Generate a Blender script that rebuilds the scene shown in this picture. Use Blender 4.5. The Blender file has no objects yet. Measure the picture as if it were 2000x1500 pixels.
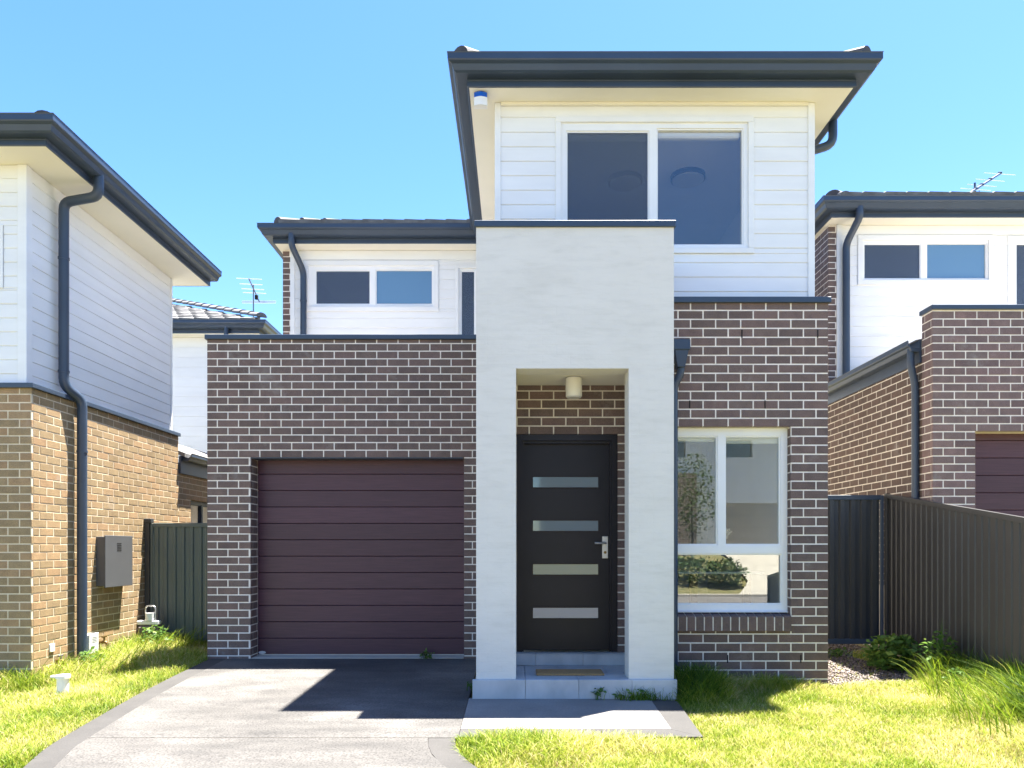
import bpy, math, random
import numpy as np
from mathutils import Vector, Matrix
random.seed(7); rng = np.random.default_rng(11)
SC = bpy.context.scene
COL = SC.collection
R = math.radians

# ------------------------------------------------------------------ camera, sky, sun, exposure
cam_d = bpy.data.cameras.new('camera'); cam = bpy.data.objects.new('camera', cam_d); COL.objects.link(cam)
cam.location = (0, 0, 1.25); cam.rotation_euler = (R(90), 0, 0)
cam_d.sensor_width = 36; cam_d.lens = 26.1
cam_d.shift_x = -0.0025; cam_d.shift_y = 0.16
cam_d.clip_start = 0.05; cam_d.clip_end = 2000
SC.camera = cam
SUN = Vector((0.212, 0.163, 1.0)).normalized()
world = bpy.data.worlds.new('World'); SC.world = world; world.use_nodes = True
wn = world.node_tree; wn.nodes.clear()
sky = wn.nodes.new('ShaderNodeTexSky'); sky.sky_type = 'NISHITA'; sky.sun_disc = False
sky.sun_elevation = math.asin(SUN.z); sky.sun_rotation = math.atan2(SUN.x, SUN.y)
sky.altitude = 0; sky.air_density = 1.0; sky.dust_density = 0.4; sky.ozone_density = 1.3
hs = wn.nodes.new('ShaderNodeHueSaturation'); hs.inputs['Saturation'].default_value = 1.3; hs.inputs['Hue'].default_value = 0.508
bg = wn.nodes.new('ShaderNodeBackground'); bg.inputs['Strength'].default_value = 0.060
wo = wn.nodes.new('ShaderNodeOutputWorld')
wn.links.new(sky.outputs[0], hs.inputs['Color']); wn.links.new(hs.outputs[0], bg.inputs['Color']); wn.links.new(bg.outputs[0], wo.inputs[0])
sun_d = bpy.data.lights.new('sun', 'SUN'); sun_d.energy = 5.0; sun_d.angle = R(0.53); sun_d.color = (1.0, 0.95, 0.86)
sun = bpy.data.objects.new('sun', sun_d); COL.objects.link(sun); sun.location = SUN * 60
sun.rotation_euler = SUN.to_track_quat('Z', 'Y').to_euler()
SC.view_settings.view_transform = 'Standard'; SC.view_settings.look = 'None'
SC.view_settings.gamma = 1.0; SC.view_settings.use_curve_mapping = False
SC.view_settings.exposure = 2.72
SC.cycles.max_bounces = 8; SC.cycles.transparent_max_bounces = 12
SC.cycles.caustics_reflective = False; SC.cycles.caustics_refractive = False

# ------------------------------------------------------------------ materials
MATS = {}
def nmat(name):
    m = bpy.data.materials.new(name); m.use_nodes = True
    nt = m.node_tree; b = nt.nodes['Principled BSDF']
    MATS[name] = m
    return m, nt, b
def N(nt, t, **kw):
    n = nt.nodes.new(t)
    for k, v in kw.items():
        if k in n.inputs: n.inputs[k].default_value = v
        else: setattr(n, k, v)
    return n
def ramp(nt, fac, stops):
    r = nt.nodes.new('ShaderNodeValToRGB'); nt.links.new(fac, r.inputs[0])
    e = r.color_ramp.elements
    while len(e) < len(stops): e.new(0.5)
    for i, (p, c) in enumerate(stops):
        e[i].position = p; e[i].color = (*c, 1)
    return r.outputs[0]
def mix(nt, fac, a, b, mode='MIX'):
    m = nt.nodes.new('ShaderNodeMix'); m.data_type = 'RGBA'; m.blend_type = mode
    for s, v in ((m.inputs[0], fac), (m.inputs[6], a), (m.inputs[7], b)):
        if isinstance(v, (int, float)): s.default_value = v
        elif isinstance(v, tuple): s.default_value = (*v, 1)
        else: nt.links.new(v, s)
    return m.outputs[2]
def pos(nt):
    return nt.nodes.new('ShaderNodeNewGeometry').outputs['Position']
def noise(nt, scale, detail=4, vec=None, stretch=None, rough=0.55):
    n = N(nt, 'ShaderNodeTexNoise', Scale=scale, Detail=detail, Roughness=rough)
    v = vec or pos(nt)
    if stretch:
        mp = nt.nodes.new('ShaderNodeMapping'); mp.inputs['Scale'].default_value = stretch
        nt.links.new(v, mp.inputs[0]); v = mp.outputs[0]
    nt.links.new(v, n.inputs['Vector'])
    return n.outputs[0]
def bump(nt, b, h, strength=0.3, dist=0.005):
    bp = N(nt, 'ShaderNodeBump', Strength=strength, Distance=dist)
    nt.links.new(h, bp.inputs['Height']); nt.links.new(bp.outputs[0], b.inputs['Normal'])
def plain(name, col, rough=0.5, var=0.12, scale=3.0, bstr=0.0, bscale=60, metal=0.0, spec=0.5, stretch=None):
    m, nt, b = nmat(name)
    c2 = tuple(x * (1 - var) for x in col); c1 = tuple(min(1, x * (1 + var * 0.6)) for x in col)
    f = noise(nt, scale, 5, stretch=stretch)
    nt.links.new(ramp(nt, f, [(0.3, c2), (0.7, c1)]), b.inputs['Base Color'])
    b.inputs['Roughness'].default_value = rough; b.inputs['Metallic'].default_value = metal
    b.inputs['Specular IOR Level'].default_value = spec
    if bstr: bump(nt, b, noise(nt, bscale, 3), bstr, 0.004)
    return m
def brick_mat(name, stops):
    m, nt, b = nmat(name)
    oi = nt.nodes.new('ShaderNodeObjectInfo').outputs['Random']
    ge = nt.nodes.new('ShaderNodeNewGeometry').outputs['Random Per Island']
    ad = nt.nodes.new('ShaderNodeMath'); ad.operation = 'ADD'; nt.links.new(oi, ad.inputs[0]); nt.links.new(ge, ad.inputs[1])
    fr = nt.nodes.new('ShaderNodeMath'); fr.operation = 'FRACT'; nt.links.new(ad.outputs[0], fr.inputs[0])
    c = ramp(nt, fr.outputs[0], stops)
    g = ramp(nt, noise(nt, 140, 3), [(0.3, (0.72,) * 3), (0.55, (1.0,) * 3), (0.78, (1.25, 1.22, 1.18))])
    c = mix(nt, 1.0, c, g, 'MULTIPLY')
    g2 = ramp(nt, noise(nt, 9, 4), [(0.3, (0.85, 0.84, 0.84)), (0.7, (1.12, 1.1, 1.08))])
    c = mix(nt, 1.0, c, g2, 'MULTIPLY')
    sme = ramp(nt, noise(nt, 2.1, 7, rough=.7), [(.60, (0, 0, 0)), (.74, (.30, .30, .30))])
    c = mix(nt, sme, c, (.42, .40, .37))
    nt.links.new(c, b.inputs['Base Color'])
    b.inputs['Roughness'].default_value = 0.75; b.inputs['Specular IOR Level'].default_value = 0.35
    bump(nt, b, noise(nt, 170, 4), 0.5, 0.004)
    return m
brick_mat('dark_brick', [(0, (.130, .092, .080)), (.25, (.166, .116, .101)), (.5, (.150, .109, .095)), (.75, (.184, .122, .106)), (1, (.162, .118, .100))])
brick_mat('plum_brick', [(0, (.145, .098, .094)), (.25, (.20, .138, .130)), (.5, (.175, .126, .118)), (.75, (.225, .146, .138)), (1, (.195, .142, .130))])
brick_mat('tan_brick', [(0, (.260, .188, .104)), (.35, (.325, .234, .130)), (.6, (.300, .222, .124)), (.8, (.36, .244, .134)), (1, (.335, .216, .118))])
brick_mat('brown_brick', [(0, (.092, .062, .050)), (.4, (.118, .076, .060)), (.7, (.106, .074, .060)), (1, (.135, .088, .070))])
plain('mortar_tan', (.66, .56, .41), .9, .14, 14, .5, 160)
plain('mortar', (.72, .65, .56), .9, .14, 14, .5, 160)
plain('mortar_pale', (.82, .74, .65), .9, .12, 14, .5, 160)
plain('white_paint', (.80, .80, .79), .45, .05, 1.5, .12, 90, stretch=(1, 1, 4))
plain('cream_soffit', (.80, .765, .66), .6, .05, 1.2)
plain('white_frame', (.82, .82, .81), .3, .03, 4)
plain('dark_metal', (.034, .052, .084), .38, .12, 2.5, .05, 40)
plain('charcoal_sheet', (.034, .038, .043), .42, .25, 2.2, .08, 30, stretch=(1, 1, .3))
plain('fence_sheet', (.028, .028, .030), .42, .25, 2.2, .08, 30, stretch=(1, 1, .3))
plain('green_sheet', (.100, .128, .120), .42, .2, 1.6, .08, 30, stretch=(1, 1, .3))
plain('grey_box', (.092, .095, .10), .45, .08, 4)
plain('pale_plastic', (.55, .56, .56), .5, .08, 5)
plain('white_plastic', (.8, .8, .8), .35, .03, 5)
plain('blue_plastic', (.005, .09, .50), .2, .03, 5)
plain('steel', (.55, .56, .58), .28, .06, 8, metal=.9)
plain('alum_rod', (.75, .76, .78), .3, .05, 8, metal=.6)
plain('lamp_rim', (.02, .022, .03), .6, .05, 5)
plain('dark_door', (.0125, .0095, .0125), .42, .2, 3, spec=.3)
plain('black_gap', (.006, .006, .006), .9, .05, 3)
plain('coir', (.36, .21, .085), .95, .3, 80, .8, 300)
plain('roof_tile', (.165, .160, .158), .8, .35, 7, .4, 90)
plain('ridge_tile', (.05, .05, .058), .75, .2, 7, .3, 60)
plain('room_wall', (.85, .85, .86), .9, .05, 2)
plain('carpet', (.62, .58, .53), .95, .08, 20)
plain('room_floor', (.22, .13, .07), .5, .3, 6, stretch=(1, 8, 1))
plain('blind_fabric', (.78, .77, .72), .8, .05, 6)
plain('table_wood', (.05, .04, .035), .4, .2, 8)
plain('brass', (.20, .13, .05), .4, .2, 20, metal=.8)
plain('road_surface', (.15, .135, .125), .85, .25, 3, .4, 60)
plain('kerb_concrete', (.42, .38, .32), .85, .15, 3, .3, 60)
plain('car_paint', (.03, .035, .04), .2, .05, 3)
plain('tyre_rubber', (.015, .015, .015), .8, .1, 8)
plain('lamp_glass', (.62, .60, .56), .3, .05, 3)
plain('pot_clay', (.12, .10, .09), .6, .2, 8)
plain('petal', (.78, .74, .62), .7, .1, 20)
plain('petal_red', (.45, .03, .05), .6, .1, 20)
plain('white_flash', (.7, .7, .7), .3, .05, 5)

def m_render():
    m, nt, b = nmat('bagged_render')
    f = noise(nt, 1.7, 6, stretch=(1, 1, 1.6))
    c = ramp(nt, f, [(0.28, (.635, .61, .555)), (0.5, (.67, .645, .59)), (0.75, (.69, .665, .61))])
    f2 = ramp(nt, noise(nt, 7, 6, stretch=(.7, .7, 4)), [(0.25, (.93, .93, .92)), (0.5, (1, 1, 1)), (.8, (1.03, 1.03, 1.03))])
    c = mix(nt, 1.0, c, f2, 'MULTIPLY')
    nt.links.new(c, b.inputs['Base Color']); b.inputs['Roughness'].default_value = .85
    br = N(nt, 'ShaderNodeTexBrick', Scale=1.0); br.inputs['Mortar Size'].default_value = .006
    br.inputs['Brick Width'].default_value = .24; br.inputs['Row Height'].default_value = .086; br.inputs['Mortar Smooth'].default_value = 1.0
    br.inputs['Color1'].default_value = (1, 1, 1, 1); br.inputs['Color2'].default_value = (.9, .9, .9, 1); br.inputs['Mortar'].default_value = (0, 0, 0, 1)
    sx = nt.nodes.new('ShaderNodeSeparateXYZ'); nt.links.new(pos(nt), sx.inputs[0])
    cx = nt.nodes.new('ShaderNodeCombineXYZ')
    nt.links.new(sx.outputs[0], cx.inputs[0]); nt.links.new(sx.outputs[2], cx.inputs[1]); nt.links.new(cx.outputs[0], br.inputs['Vector'])
    ad = N(nt, 'ShaderNodeMath', operation='MULTIPLY_ADD'); nt.links.new(br.outputs[0], ad.inputs[0]); ad.inputs[1].default_value = .25
    nt.links.new(noise(nt, 22, 5, stretch=(1, 1, 1.8)), ad.inputs[2])
    bump(nt, b, ad.outputs[0], .42, .007)
m_render()
def m_wood_door():
    m, nt, b = nmat('garage_panel')
    f = noise(nt, 5, 6, stretch=(.6, 1, 24), rough=.65)
    c = ramp(nt, f, [(.3, (.054, .021, .031)), (.5, (.074, .029, .042)), (.7, (.094, .039, .054))])
    oi = nt.nodes.new('ShaderNodeObjectInfo').outputs['Random']
    c = mix(nt, 1.0, c, ramp(nt, oi, [(0, (.86,) * 3), (1, (1.14,) * 3)]), 'MULTIPLY')
    nt.links.new(c, b.inputs['Base Color']); b.inputs['Roughness'].default_value = .40; b.inputs['Specular IOR Level'].default_value = .35
    bump(nt, b, f, .25, .002)
m_wood_door()
def m_concrete():
    m, nt, b = nmat('driveway_concrete')
    f = noise(nt, .9, 6); f2 = noise(nt, 5, 5, stretch=(.35, 1, 1)); f3 = noise(nt, 75, 3)
    c = ramp(nt, f, [(.32, (.047, .0445, .042)), (.5, (.073, .069, .065)), (.66, (.118, .111, .103))])
    c = mix(nt, .9, c, ramp(nt, f2, [(.3, (.66, .66, .67)), (.64, (1.18, 1.17, 1.16))]), 'MULTIPLY')
    c = mix(nt, .9, c, ramp(nt, f3, [(.34, (.42,) * 3), (.5, (1.0,) * 3), (.66, (1.3,) * 3)]), 'MULTIPLY')
    nt.links.new(c, b.inputs['Base Color']); b.inputs['Roughness'].default_value = .7
    bump(nt, b, f3, .5, .004)
    m, nt, b = nmat('border_concrete')
    f = noise(nt, 2.5, 6); f3 = noise(nt, 120, 2)
    c = ramp(nt, f, [(.3, (.034, .032, .031)), (.7, (.052, .049, .047))])
    c = mix(nt, .7, c, ramp(nt, f3, [(.32, (.7,) * 3), (.6, (1.1,) * 3)]), 'MULTIPLY')
    nt.links.new(c, b.inputs['Base Color']); b.inputs['Roughness'].default_value = .75
    bump(nt, b, f3, .3, .003)
    m, nt, b = nmat('path_concrete')
    f = noise(nt, 2.2, 6); f3 = noise(nt, 90, 2)
    c = ramp(nt, f, [(.3, (.15, .14, .13)), (.7, (.21, .20, .185))])
    c = mix(nt, .7, c, ramp(nt, f3, [(.32, (.75,) * 3), (.6, (1.08,) * 3)]), 'MULTIPLY')
    nt.links.new(c, b.inputs['Base Color']); b.inputs['Roughness'].default_value = .8
    m, nt, b = nmat('porch_tile')
    f = noise(nt, 3.5, 6, stretch=(1, 1, .6))
    oi = nt.nodes.new('ShaderNodeObjectInfo').outputs['Random']
    c = ramp(nt, f, [(.28, (.30, .315, .33)), (.5, (.41, .425, .44)), (.72, (.50, .51, .52))])
    c = mix(nt, 1.0, c, ramp(nt, oi, [(0, (.93,) * 3), (1, (1.06,) * 3)]), 'MULTIPLY')
    nt.links.new(c, b.inputs['Base Color']); b.inputs['Roughness'].default_value = .5
m_concrete()
def m_ground():
    m, nt, b = nmat('soil')
    f = noise(nt, 6, 6); f2 = noise(nt, 60, 3)
    c = ramp(nt, f, [(.3, (.10, .105, .035)), (.55, (.17, .15, .06)), (.75, (.25, .20, .11))])
    c = mix(nt, .8, c, ramp(nt, f2, [(.3, (.6,) * 3), (.65, (1.15,) * 3)]), 'MULTIPLY')
    nt.links.new(c, b.inputs['Base Color']); b.inputs['Roughness'].default_value = 1.0
    bump(nt, b, f2, .8, .02)
m_ground()
def m_leaf(name, stops, trans=.45):
    m, nt, b = nmat(name)
    at = nt.nodes.new('ShaderNodeAttribute'); at.attribute_name = 'tint'
    c = ramp(nt, at.outputs['Fac'], stops)
    nt.links.new(c, b.inputs['Base Color']); b.inputs['Roughness'].default_value = .55; b.inputs['Specular IOR Level'].default_value = .3
    tr = nt.nodes.new('ShaderNodeBsdfTranslucent'); nt.links.new(c, tr.inputs['Color'])
    ms = nt.nodes.new('ShaderNodeMixShader'); ms.inputs[0].default_value = trans
    out = nt.nodes['Material Output']
    nt.links.new(b.outputs[0], ms.inputs[1]); nt.links.new(tr.outputs[0], ms.inputs[2]); nt.links.new(ms.outputs[0], out.inputs[0])
m_leaf('grass_blade', [(0, (.045, .100, .008)), (.25, (.16, .25, .016)), (.5, (.285, .345, .028)), (.76, (.47, .44, .12)), (1, (.68, .55, .32))], .40)
m_leaf('weed_leaf', [(0, (.05, .11, .022)), (.6, (.10, .19, .035)), (1, (.19, .27, .05))], .4)
m_leaf('shrub_leaf', [(0, (.03, .06, .018)), (1, (.08, .13, .03))], .3)
m_leaf('pebble', [(0, (.045, .034, .031)), (.4, (.09, .07, .062)), (.75, (.13, .105, .095)), (1, (.24, .20, .18))], 0)

def m_glass(name, r0_ior, tint, trans, rough=0.0):
    m, nt, b = nmat(name)
    nt.nodes.remove(b)
    lw = N(nt, 'ShaderNodeLayerWeight', Blend=.5)
    pw = N(nt, 'ShaderNodeMath', operation='POWER'); nt.links.new(lw.outputs['Facing'], pw.inputs[0]); pw.inputs[1].default_value = 5
    fr = N(nt, 'ShaderNodeMath', operation='MULTIPLY_ADD'); nt.links.new(pw.outputs[0], fr.inputs[0]); fr.inputs[1].default_value = 1 - r0_ior; fr.inputs[2].default_value = r0_ior
    gl = nt.nodes.new('ShaderNodeBsdfGlossy'); gl.inputs['Color'].default_value = (*tint, 1); gl.inputs['Roughness'].default_value = rough
    tp = nt.nodes.new('ShaderNodeBsdfTransparent'); tp.inputs['Color'].default_value = (*trans, 1)
    ms = nt.nodes.new('ShaderNodeMixShader')
    nt.links.new(fr.outputs[0], ms.inputs[0]); nt.links.new(tp.outputs[0], ms.inputs[1]); nt.links.new(gl.outputs[0], ms.inputs[2])
    nt.links.new(ms.outputs[0], nt.nodes['Material Output'].inputs[0])
m_glass('window_glass', .09, (1, .94, .90), (.95, .96, .97))
m_glass('low_glass', .13, (.97, 1, .98), (.93, .95, .94))
def m_obscure(name, col, rough, spec):
    m, nt, b = nmat(name)
    b.inputs['Base Color'].default_value = (*col, 1); b.inputs['Roughness'].default_value = rough
    b.inputs['IOR'].default_value = spec; b.inputs['Coat Weight'].default_value = .6; b.inputs['Coat Roughness'].default_value = .03
m_obscure('obscure_glass', (.10, .19, .28), .12, 1.9)
m_obscure('door_glass', (.10, .18, .22), .05, 1.7)
def m_screen():
    m, nt, b = nmat('fly_screen'); nt.nodes.remove(b)
    d = nt.nodes.new('ShaderNodeBsdfDiffuse'); d.inputs['Color'].default_value = (.10, .135, .20, 1)
    tp = nt.nodes.new('ShaderNodeBsdfTransparent'); ms = nt.nodes.new('ShaderNodeMixShader'); ms.inputs[0].default_value = .5
    nt.links.new(tp.outputs[0], ms.inputs[1]); nt.links.new(d.outputs[0], ms.inputs[2]); nt.links.new(ms.outputs[0], nt.nodes['Material Output'].inputs[0])
m_screen()

# ------------------------------------------------------------------ mesh helpers
class MB:
    def __init__(s): s.v = []; s.f = []; s.sm = []
    def add(s, vs, fs, smooth=False):
        o = len(s.v); s.v += [tuple(v) for v in vs]
        for f in fs: s.f.append([o + i for i in f]); s.sm.append(smooth)
        return s
    def box(s, x0, x1, y0, y1, z0, z1):
        return s.add([(x0, y0, z0), (x1, y0, z0), (x1, y1, z0), (x0, y1, z0), (x0, y0, z1), (x1, y0, z1), (x1, y1, z1), (x0, y1, z1)],
                     [(0, 3, 2, 1), (4, 5, 6, 7), (0, 1, 5, 4), (1, 2, 6, 5), (2, 3, 7, 6), (3, 0, 4, 7)])
    def cbox(s, x0, x1, y0, y1, z0, z1, c):
        # box with all edges chamfered by c
        X = (x0, x1); Y = (y0, y1); Z = (z0, z1); vs = []; idx = {}
        for i in (0, 1):
            for j in (0, 1):
                for k in (0, 1):
                    sx, sy, sz = (1, -1)[i], (1, -1)[j], (1, -1)[k]
                    for a in range(3):
                        p = [X[i] + sx * c, Y[j] + sy * c, Z[k] + sz * c]; p[a] = (X[i], Y[j], Z[k])[a]
                        idx[i, j, k, a] = len(vs); vs.append(p)
        fs = []
        def face(l):
            c0 = Vector(((x0 + x1) / 2, (y0 + y1) / 2, (z0 + z1) / 2)); P = [Vector(vs[i]) for i in l]
            n = (P[1] - P[0]).cross(P[2] - P[0]); m = sum(P, Vector()) / len(P) - c0
            fs.append(l if n.dot(m) > 0 else l[::-1])
        for i in (0, 1):
            face([idx[i, 0, 0, 0], idx[i, 1, 0, 0], idx[i, 1, 1, 0], idx[i, 0, 1, 0]])
            face([idx[0, i, 0, 1], idx[1, i, 0, 1], idx[1, i, 1, 1], idx[0, i, 1, 1]])
            face([idx[0, 0, i, 2], idx[1, 0, i, 2], idx[1, 1, i, 2], idx[0, 1, i, 2]])
        for i in (0, 1):
            for j in (0, 1):
                face([idx[i, j, 0, 0], idx[i, j, 1, 0], idx[i, j, 1, 1], idx[i, j, 0, 1]])
                face([idx[i, 0, j, 0], idx[i, 1, j, 0], idx[i, 1, j, 2], idx[i, 0, j, 2]])
                face([idx[0, i, j, 1], idx[1, i, j, 1], idx[1, i, j, 2], idx[0, i, j, 2]])
                for k in (0, 1): 
                    if True: pass
        for i in (0, 1):
            for j in (0, 1):
                for k in (0, 1): face([idx[i, j, k, 0], idx[i, j, k, 1], idx[i, j, k, 2]])
        return s.add(vs, fs)
    def tube(s, pts, r, n=14, cap=True, smooth=True):
        pts = [Vector(p) for p in pts]; rings = []
        rr = r if isinstance(r, (list, tuple)) else [r] * len(pts)
        up = None
        for i, p in enumerate(pts):
            a = (p - pts[i - 1]).normalized() if i else None
            b = (pts[i + 1] - p).normalized() if i < len(pts) - 1 else None
            t = (a + b).normalized() if a and b else (a or b)
            if up is None:
                up = Vector((0, 0, 1)) if abs(t.z) < .9 else Vector((0, 1, 0))
            e1 = (up - t * up.dot(t)).normalized(); up = e1; e2 = t.cross(e1)
            k = 1 / max(.5, a.dot(t)) if a and b else 1
            rings.append([p + (e1 * math.cos(q) + e2 * math.sin(q)) * rr[i] * (k if True else 1) for q in [2 * math.pi * j / n for j in range(n)]])
        vs = [v for g in rings for v in g]; fs = []
        for i in range(len(pts) - 1):
            for j in range(n):
                fs.append((i * n + j, i * n + (j + 1) % n, (i + 1) * n + (j + 1) % n, (i + 1) * n + j))
        s.add(vs, fs, smooth)
        if cap: s.add(rings[0], [tuple(range(n))[::-1]]); s.add(rings[-1], [tuple(range(n))])
        return s
    def cyl(s, c, r, z0, z1, n=20, r2=None):
        return s.tube([(c[0], c[1], z0), (c[0], c[1], z1)], [r, r2 if r2 is not None else r], n)
    def prism(s, poly, z0, z1):
        n = len(poly); vs = [(x, y, z0) for x, y in poly] + [(x, y, z1) for x, y in poly]
        fs = [tuple(range(n))[::-1], tuple(range(n, 2 * n))] + [(i, (i + 1) % n, n + (i + 1) % n, n + i) for i in range(n)]
        return s.add(vs, fs)
    def mesh(s, name, mat, shift=None):
        me = bpy.data.meshes.new(name)
        v = s.v if shift is None else [(x - shift[0], y - shift[1], z - shift[2]) for x, y, z in s.v]
        me.from_pydata(v, [], s.f)
        me.polygons.foreach_set('use_smooth', s.sm)
        me.materials.append(MATS[mat]); me.update()
        return me

def tag(o, label=None, cat=None, group=None, kind=None):
    if label: o['label'] = label
    if cat: o['category'] = cat
    if group: o['group'] = group
    if kind: o['kind'] = kind
    return o
def thing(name, label, cat, loc, group=None):
    o = bpy.data.objects.new(name, None); COL.objects.link(o); o.location = loc; o.empty_display_size = .2
    return tag(o, label, cat, group)
def attach(o, parent):
    o.parent = parent
    if parent.parent is None: o.matrix_parent_inverse = Matrix.Translation(-Vector(parent.location))
    return o
def part(name, mb, mat, parent, label=None):
    o = bpy.data.objects.new(name, mb.mesh(name, mat)); COL.objects.link(o)
    if label: o['label'] = label
    return attach(o, parent)
def solo(name, mb, mat, label, cat, base, group=None):
    o = bpy.data.objects.new(name, mb.mesh(name, mat, base)); COL.objects.link(o); o.location = base
    return tag(o, label, cat, group)
def struct(name, mb, mat):
    o = bpy.data.objects.new(name, mb.mesh(name, mat)); COL.objects.link(o)
    return tag(o, kind='structure')

def proj(x, y, z):
    s = 1450 / y
    return 1005 + x * s, 1070 - (z - 1.25) * s

class Fr:
    """wall frame: facing 'S' (-Y), 'E' (+X), 'W' (-X), 'N' (+Y); u runs along the wall, v up, d into the wall"""
    def __init__(s, n, p): s.n = n; s.p = p; s.rot = {'S': 0, 'E': R(90), 'W': R(-90), 'N': R(180)}[n]
    def pt(s, u, v, d):
        return {'S': (u, s.p + d, v), 'E': (s.p - d, u, v), 'W': (s.p + d, -u, v), 'N': (-u, s.p - d, v)}[s.n]
def fbox(mb, F, u0, u1, v0, v1, d0, d1, c=None):
    a = F.pt(u0, v0, d0); b = F.pt(u1, v1, d1)
    q = [f for i in range(3) for f in (min(a[i], b[i]), max(a[i], b[i]))]
    return mb.cbox(*q, c) if c else mb.box(*q)
def wall_mesh(F, u0, u1, v0, v1, holes, d0, d1, mb=None):
    mb = mb or MB()
    us = sorted({u0, u1, *[min(max(h[i], u0), u1) for h in holes for i in (0, 1)]})
    vs = sorted({v0, v1, *[min(max(h[i], v0), v1) for h in holes for i in (2, 3)]})
    nu, nv = len(us) - 1, len(vs) - 1
    fill = {}
    for i in range(nu):
        for j in range(nv):
            cu = (us[i] + us[i + 1]) / 2; cv = (vs[j] + vs[j + 1]) / 2
            fill[i, j] = not any(h[0] < cu < h[1] and h[2] < cv < h[3] for h in holes)
    def q(*p): mb.add([F.pt(*x) for x in p], [(0, 1, 2, 3)])
    for (i, j), f in fill.items():
        if not f: continue
        a, b, c, e = us[i], us[i + 1], vs[j], vs[j + 1]
        q((a, c, d0), (b, c, d0), (b, e, d0), (a, e, d0)); q((b, c, d1), (a, c, d1), (a, e, d1), (b, e, d1))
        if not fill.get((i - 1, j)): q((a, c, d1), (a, c, d0), (a, e, d0), (a, e, d1))
        if not fill.get((i + 1, j)): q((b, c, d0), (b, c, d1), (b, e, d1), (b, e, d0))
        if not fill.get((i, j - 1)): q((a, c, d1), (b, c, d1), (b, c, d0), (a, c, d0))
        if not fill.get((i, j + 1)): q((a, e, d0), (b, e, d0), (b, e, d1), (a, e, d1))
    return mb
def clip_piece(a, b, c, e, holes):
    out = [(a, b, c, e)]
    for h in holes:
        nxt = []
        for (a, b, c, e) in out:
            if h[1] <= a or h[0] >= b or h[3] <= c or h[2] >= e: nxt.append((a, b, c, e)); continue
            if h[2] > c + .015: nxt.append((a, b, c, h[2]))
            elif h[3] < e - .015: nxt.append((a, b, h[3], e))
            cc, ee = max(c, h[2]), min(e, h[3])
            if ee - cc > .015:
                if h[0] > a: nxt.append((a, h[0], c, e) if h[2] <= c + .015 and h[3] >= e - .015 else (a, h[0], cc, ee))
                if h[1] < b: nxt.append((h[1], b, c, e) if h[2] <= c + .015 and h[3] >= e - .015 else (h[1], b, cc, ee))
        out = nxt
    return [o for o in out if o[1] - o[0] > .018 and o[3] - o[2] > .012]
def bricks(F, u0, u1, v0, v1, holes=(), vorg=0.0, uorg=0.0, skip=None):
    out = []
    k0 = int(math.floor((v0 - vorg) / .086)) - 1; k1 = int(math.ceil((v1 - vorg) / .086)) + 1
    for k in range(k0, k1):
        c = max(v0, vorg + k * .086); e = min(v1, vorg + k * .086 + .0735)
        if e - c < .012: continue
        off = uorg + (.12 if k % 2 else 0)
        j0 = int(math.floor((u0 - off) / .24)) - 1
        u = off + j0 * .24
        while u < u1:
            a, b = max(u, u0), min(u + .2275, u1)
            if b - a > .018:
                for p in clip_piece(a, b, c, e, holes): out.append((F, *p))
            u += .24
    return out
BM = {}
def brick_mesh(w, h, mat, c=.0022, d=.03):
    key = (round(w, 3), round(h, 3), mat, d)
    if key not in BM:
        mb = MB(); x, z = w / 2, h / 2
        mb.add([(-x + c, 0, -z + c), (x - c, 0, -z + c), (x - c, 0, z - c), (-x + c, 0, z - c),
                (-x, c, -z), (x, c, -z), (x, c, z), (-x, c, z), (-x, d, -z), (x, d, -z), (x, d, z), (-x, d, z)],
               [(0, 1, 2, 3), (0, 4, 5, 1), (1, 5, 6, 2), (2, 6, 7, 3), (3, 7, 4, 0), (4, 8, 9, 5), (5, 9, 10, 6), (6, 10, 11, 7), (7, 11, 8, 4)])
        BM[key] = mb.mesh('brick', mat)
    return BM[key]
def occluded_main(x, y, px, py):
    if y > 6.7 and 930 < px < 1316 and py > 446 and not (1010 < px < 1222 and py > 722): return True
    return False
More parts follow.
